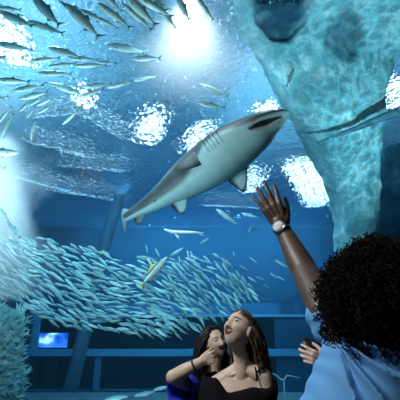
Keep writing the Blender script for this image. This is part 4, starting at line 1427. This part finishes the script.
for sx in (-1, 1):
    chain(bm, [(wx + sx * .09, wy, w_mid.z - .58), (wx + sx * .09, wy, (w_mid.z - .6) * .53), (wx + sx * .09, wy + .02, .10)], [.10, .07, .055], n=24)
capsule(bm, (wx - .055, wy, w_mid.z - .56), (wx + .055, wy, w_mid.z - .56), .122, .122, n=24)
finish('trousers', remesh(bm, .01, 3), [m_jeans], woman)

# afro of tight curls
m_afro = hair_mat('afro_hair', (.001, .0009, .0009), (.008, .005, .0035), 16, .85)
m_afro.node_tree.nodes['Principled BSDF'].inputs['Specular IOR Level'].default_value = .12
hc = at(377, 304, WY) + Vector((0, -.02, 0))
hr = Vector((.172, .160, .196))
ra = random.Random(11)
bm = bmesh.new()
bmesh.ops.create_uvsphere(bm, u_segments=96, v_segments=64, radius=1)
def hshape(d):
    k = .90 + .13 * noise.fractal(d * 1.8, 1, 2, 3) + .05 * noise.noise(d * 6)
    low = max(0, -d.z)
    return Vector((d.x * hr.x * k * (1 + .10 * low), d.y * hr.y * k, d.z * hr.z * k * (1 + .04 * low)))
for v in bm.verts:
    d = v.co.normalized(); v.co = hc + hshape(d) * .93
finish_me = bm
N_CURL = 3400
for i in range(N_CURL):
    z = 1 - 2 * (i + .5) / N_CURL; t = i * 2.39996
    d = Vector((math.sqrt(1 - z * z) * math.cos(t), math.sqrt(1 - z * z) * math.sin(t), z))
    d = (d + Vector((ra.gauss(0, .03), ra.gauss(0, .03), ra.gauss(0, .03)))).normalized()
    if d.y > .55 and abs(d.z) < .6: continue                       # the face side stays open
    base = hc + hshape(d) * .86
    out = (d + Vector((ra.gauss(0, .25), ra.gauss(0, .25), ra.gauss(-.10, .25)))).normalized()
    a = out.orthogonal().normalized(); b = out.cross(a)
    ln = ra.uniform(.032, .056); cr = ra.uniform(.005, .009); turns = ra.uniform(1.6, 2.6); ph = ra.uniform(0, 6.28)
    nst = 9
    tube(bm, [base + out * ln * (k / nst) + (a * math.cos(ph + turns * 6.283 * k / nst) + b * math.sin(ph + turns * 6.283 * k / nst)) * cr for k in range(nst + 1)],
         [.0022 * (1.15 - .5 * k / nst) for k in range(nst + 1)], 4)
finish('hair', bm, [m_afro], woman)

# wristwatch
m_silver = plain('silver_metal', (.78, .80, .82), .22, metal=1)
m_dial = plain('watch_dial', (.5, .56, .6), .4)
m_strapm = plain('watch_strap', (.012, .012, .013), .45)
fdir = fa.normalized()
wc = elb + fa * .945
cam_dir = (Vector((0, 0, CAM_Z)) - wc); cam_dir = (cam_dir - fdir * cam_dir.dot(fdir)).normalized()
outv = (cam_dir + fdir.cross(cam_dir) * -.25).normalized()
q = fdir.to_track_quat('Z', 'Y').to_matrix().to_4x4()
watch = bpy.data.objects.new('wristwatch', None); C.objects.link(watch); watch.location = wc
bm = bmesh.new()
bmesh.ops.create_cone(bm, segments=40, radius1=.0335, radius2=.0325, depth=.024, cap_ends=False, matrix=q)
finish('strap', bm, [m_strapm], watch).modifiers.new('thick', 'SOLIDIFY').thickness = .0035
fq = outv.to_track_quat('Z', 'Y').to_matrix().to_4x4()
fc = Matrix.Translation(outv * .036)
bm = bmesh.new()
bmesh.ops.create_cone(bm, segments=40, radius1=.0310, radius2=.0295, depth=.011, cap_ends=True, matrix=fc @ fq)
finish('case', bm, [m_silver], watch)
bm = bmesh.new()
bmesh.ops.create_cone(bm, segments=40, radius1=.0302, radius2=.0235, depth=.003, cap_ends=False, matrix=Matrix.Translation(outv * .042) @ fq)
finish('bezel', bm, [m_silver], watch)
bm = bmesh.new()
bmesh.ops.create_cone(bm, segments=40, radius1=.0225, radius2=.0225, depth=.002, cap_ends=True, matrix=Matrix.Translation(outv * .0410) @ fq)
finish('dial', bm, [m_dial], watch)
u_ = fq.to_3x3() @ Vector((1, 0, 0)); w_ = fq.to_3x3() @ Vector((0, 1, 0))
for nm, a, ln in (('hour_hand', .7, .008), ('minute_hand', 2.6, .012)):
    bm = bmesh.new(); dd = u_ * math.cos(a) + w_ * math.sin(a)
    tube(bm, [outv * .0426, outv * .0426 + dd * ln], .0007, 5)
    finish(nm, bm, [m_strapm], watch)
bm = bmesh.new()
tube(bm, [outv * .036 + u_ * .0295, outv * .036 + u_ * .034], .0028, 10)
finish('crown', bm, [m_silver], watch)
tag(watch, 'silver wristwatch with pale dial and dark strap on the raised wrist', 'watch')

# ---- person hidden behind the curly hair, holding a telephone
PY_ = 1.92
p_head = at(378, 306, PY_ - .02)
p_M = head_rot(R(160), R(10))
p_neck = p_head + Vector((0, -.01, -.15)); p_mid = p_neck + Vector((0, .02, -.09))
p_wr = at(329, 362, PY_ - .11); p_elb = at(331, 432, PY_ - .02)
psl, psr = p_mid + Vector((-.165, 0, -.02)), p_mid + Vector((.165, 0, -.02))
bm = bmesh.new()
add_head(bm, p_head, p_M, .95, mouth_open=.004)
chain(bm, [p_head + Vector((0, 0, -.06)), p_neck, p_neck + Vector((0, .015, -.07))], [.05, .05, .062], n=20)
chain(bm, [p_neck + Vector((0, .01, -.05)), psl], [.05, .048], n=20); chain(bm, [p_neck + Vector((0, .01, -.05)), psr], [.05, .048], n=20)
px_, py_ = p_mid.x, p_mid.y
loft(bm, [((px_, py_, p_mid.z), .13, .06), ((px_, py_, p_mid.z - .14), .145, .085), ((px_, py_, p_mid.z - .30), .125, .085), ((px_, py_, p_mid.z - .45), .14, .095), ((px_, py_, p_mid.z - .58), .165, .115), ((px_, py_, p_mid.z - .64), .15, .105)], 32)
chain(bm, [psl, p_elb], [.046, .038], n=20)
chain(bm, [p_elb, p_elb * .6 + p_wr * .4, p_wr], [.037, .036, .026], n=20)
hdir = at(308, 356, PY_ - .12) - p_wr
add_hand(bm, p_wr, hdir, (-.1, 1, .15), (.1, .3, 1), L=.155, curl=(.50, .55, .6, .65), spread=.13, thumb=(.7, .9))
par = [psr, psr + Vector((.05, .02, -.28)), psr + Vector((.02, .10, -.48))]
chain(bm, par, [.046, .038, .026], n=20)
add_hand(bm, par[-1], (-.1, .3, -.8), (-1, 0, 0), (0, 1, 0), L=.165, curl=(.3, .35, .4, .4))
legs(bm, (px_, py_), p_mid.z - .60, face=(0, 1))
pers = finish('person', remesh(bm, .0042, 2), [m_skin_l])
tag(pers, 'person hidden behind the curly-haired woman, only a pale hand holding up a telephone in view', 'person')
bm = bmesh.new()
loft(bm, [((px_, py_, p_mid.z + .02), .11, .075), ((px_, py_, p_mid.z - .03), .17, .09), ((px_, py_, p_mid.z - .14), .17, .11), ((px_, py_, p_mid.z - .30), .15, .11), ((px_, py_, p_mid.z - .45), .165, .12), ((px_, py_, p_mid.z - .6), .18, .13)], 40, cap=False)
finish('shirt', bm, [m_top_black], pers).modifiers.new('thick', 'SOLIDIFY').thickness = .004
bm = bmesh.new()
tube(bm, [psl + Vector((.03, 0, .0)), psl * .5 + p_elb * .5, p_elb + Vector((0, 0, -.03)), p_elb * .6 + p_wr * .4, p_elb * .16 + p_wr * .84], [.058, .054, .050, .046, .036], 24, cap=False)
finish('sleeve', bm, [m_top_black], pers).modifiers.new('thick', 'SOLIDIFY').thickness = .004
bm = bmesh.new()
for sx in (-1, 1):
    chain(bm, [(px_ + sx * .09, py_, p_mid.z - .58), (px_ + sx * .09, py_, (p_mid.z - .6) * .53), (px_ + sx * .09, py_ + .02, .10)], [.10, .07, .055], n=24)
capsule(bm, (px_ - .055, py_, p_mid.z - .56), (px_ + .055, py_, p_mid.z - .56), .122, .122, n=24)
finish('trousers', remesh(bm, .01, 3), [m_jeans], pers)
bm = bmesh.new()
ellipsoid(bm, p_head + Vector((0, -.012, .012)), (.086, .10, .118), seg=32)
for v in bm.verts: v.co += (v.co - p_head).normalized() * .008 * noise.noise(v.co * 30)
finish('hair', bm, [m_hair_bk], pers)
# telephone
m_phone = plain('phone_body', (.012, .012, .014), .3)
m_screen = plain('phone_glass', (.02, .03, .045), .08)
phone = bpy.data.objects.new('telephone', None); C.objects.link(phone)
pc = at(310, 346, PY_ - .085)
phone.location = pc
phx = (at(318, 350, PY_ - .08) - at(302, 342, PY_ - .09)).normalized()
phn = Vector((.25, -1, .2)); phn = (phn - phx * phn.dot(phx)).normalized()
phy = phn.cross(phx)
RM = Matrix((phx, phy, phn)).transposed().to_4x4()
phone.rotation_euler = RM.to_euler()
bm = bmesh.new(); box(bm, (-.036, -.030, -.004), (.066, .030, .004))
bmesh.ops.bevel(bm, geom=bm.edges[:], offset=.0035, segments=3, affect='EDGES')
finish('case', bm, [m_phone], phone)
bm = bmesh.new(); box(bm, (-.033, -.027, -.0048), (.063, .027, -.0039)); finish('screen', bm, [m_screen], phone, smooth=False)
bm = bmesh.new(); bmesh.ops.create_cone(bm, segments=20, radius1=.005, radius2=.005, depth=.002, cap_ends=True, matrix=Matrix.Translation((-.026, .018, .0045)))
finish('lens', bm, [m_screen], phone)
tag(phone, 'black telephone held up by a pale hand beside the light blue shirt', 'telephone')

# ------------------------------------------------------------------ screen in the hall across the tank
m, nt, N, L = mat('screen_picture'); N.remove(N['Principled BSDF'])
e = N.new('ShaderNodeEmission'); tc = N.new('ShaderNodeTexCoord'); n = N.new('ShaderNodeTexNoise'); n.inputs['Scale'].default_value = 1.6; n.inputs['Detail'].default_value = 5
L.new(tc.outputs['Object'], n.inputs['Vector'])
r_ = ramp(N, [(.42, (.01, .06, .42)), (.56, (.06, .25, .8)), (.64, (.8, .92, 1))])
L.new(n.outputs['Fac'], r_.inputs[0]); L.new(r_.outputs[0], e.inputs[0]); e.inputs[1].default_value = 2.2
L.new(e.outputs[0], N['Material Output'].inputs[0])
a, b = at(40, 333, REAR + .6), at(67, 347.5, REAR + .6)
scr = box_obj('display_screen', (a.x - .04, REAR + .6, b.z - .04), (b.x + .04, REAR + .68, a.z + .04), m_phone)
box_obj('panel', (a.x, REAR + .585, b.z), (b.x, REAR + .602, a.z), m, scr)
box_obj('pedestal', (a.x + .4, REAR + .6, -1.49), (b.x - .4, REAR + .68, b.z - .03), m_phone, scr)
tag(scr, 'lit screen with a blue and white picture behind the far window', 'screen')
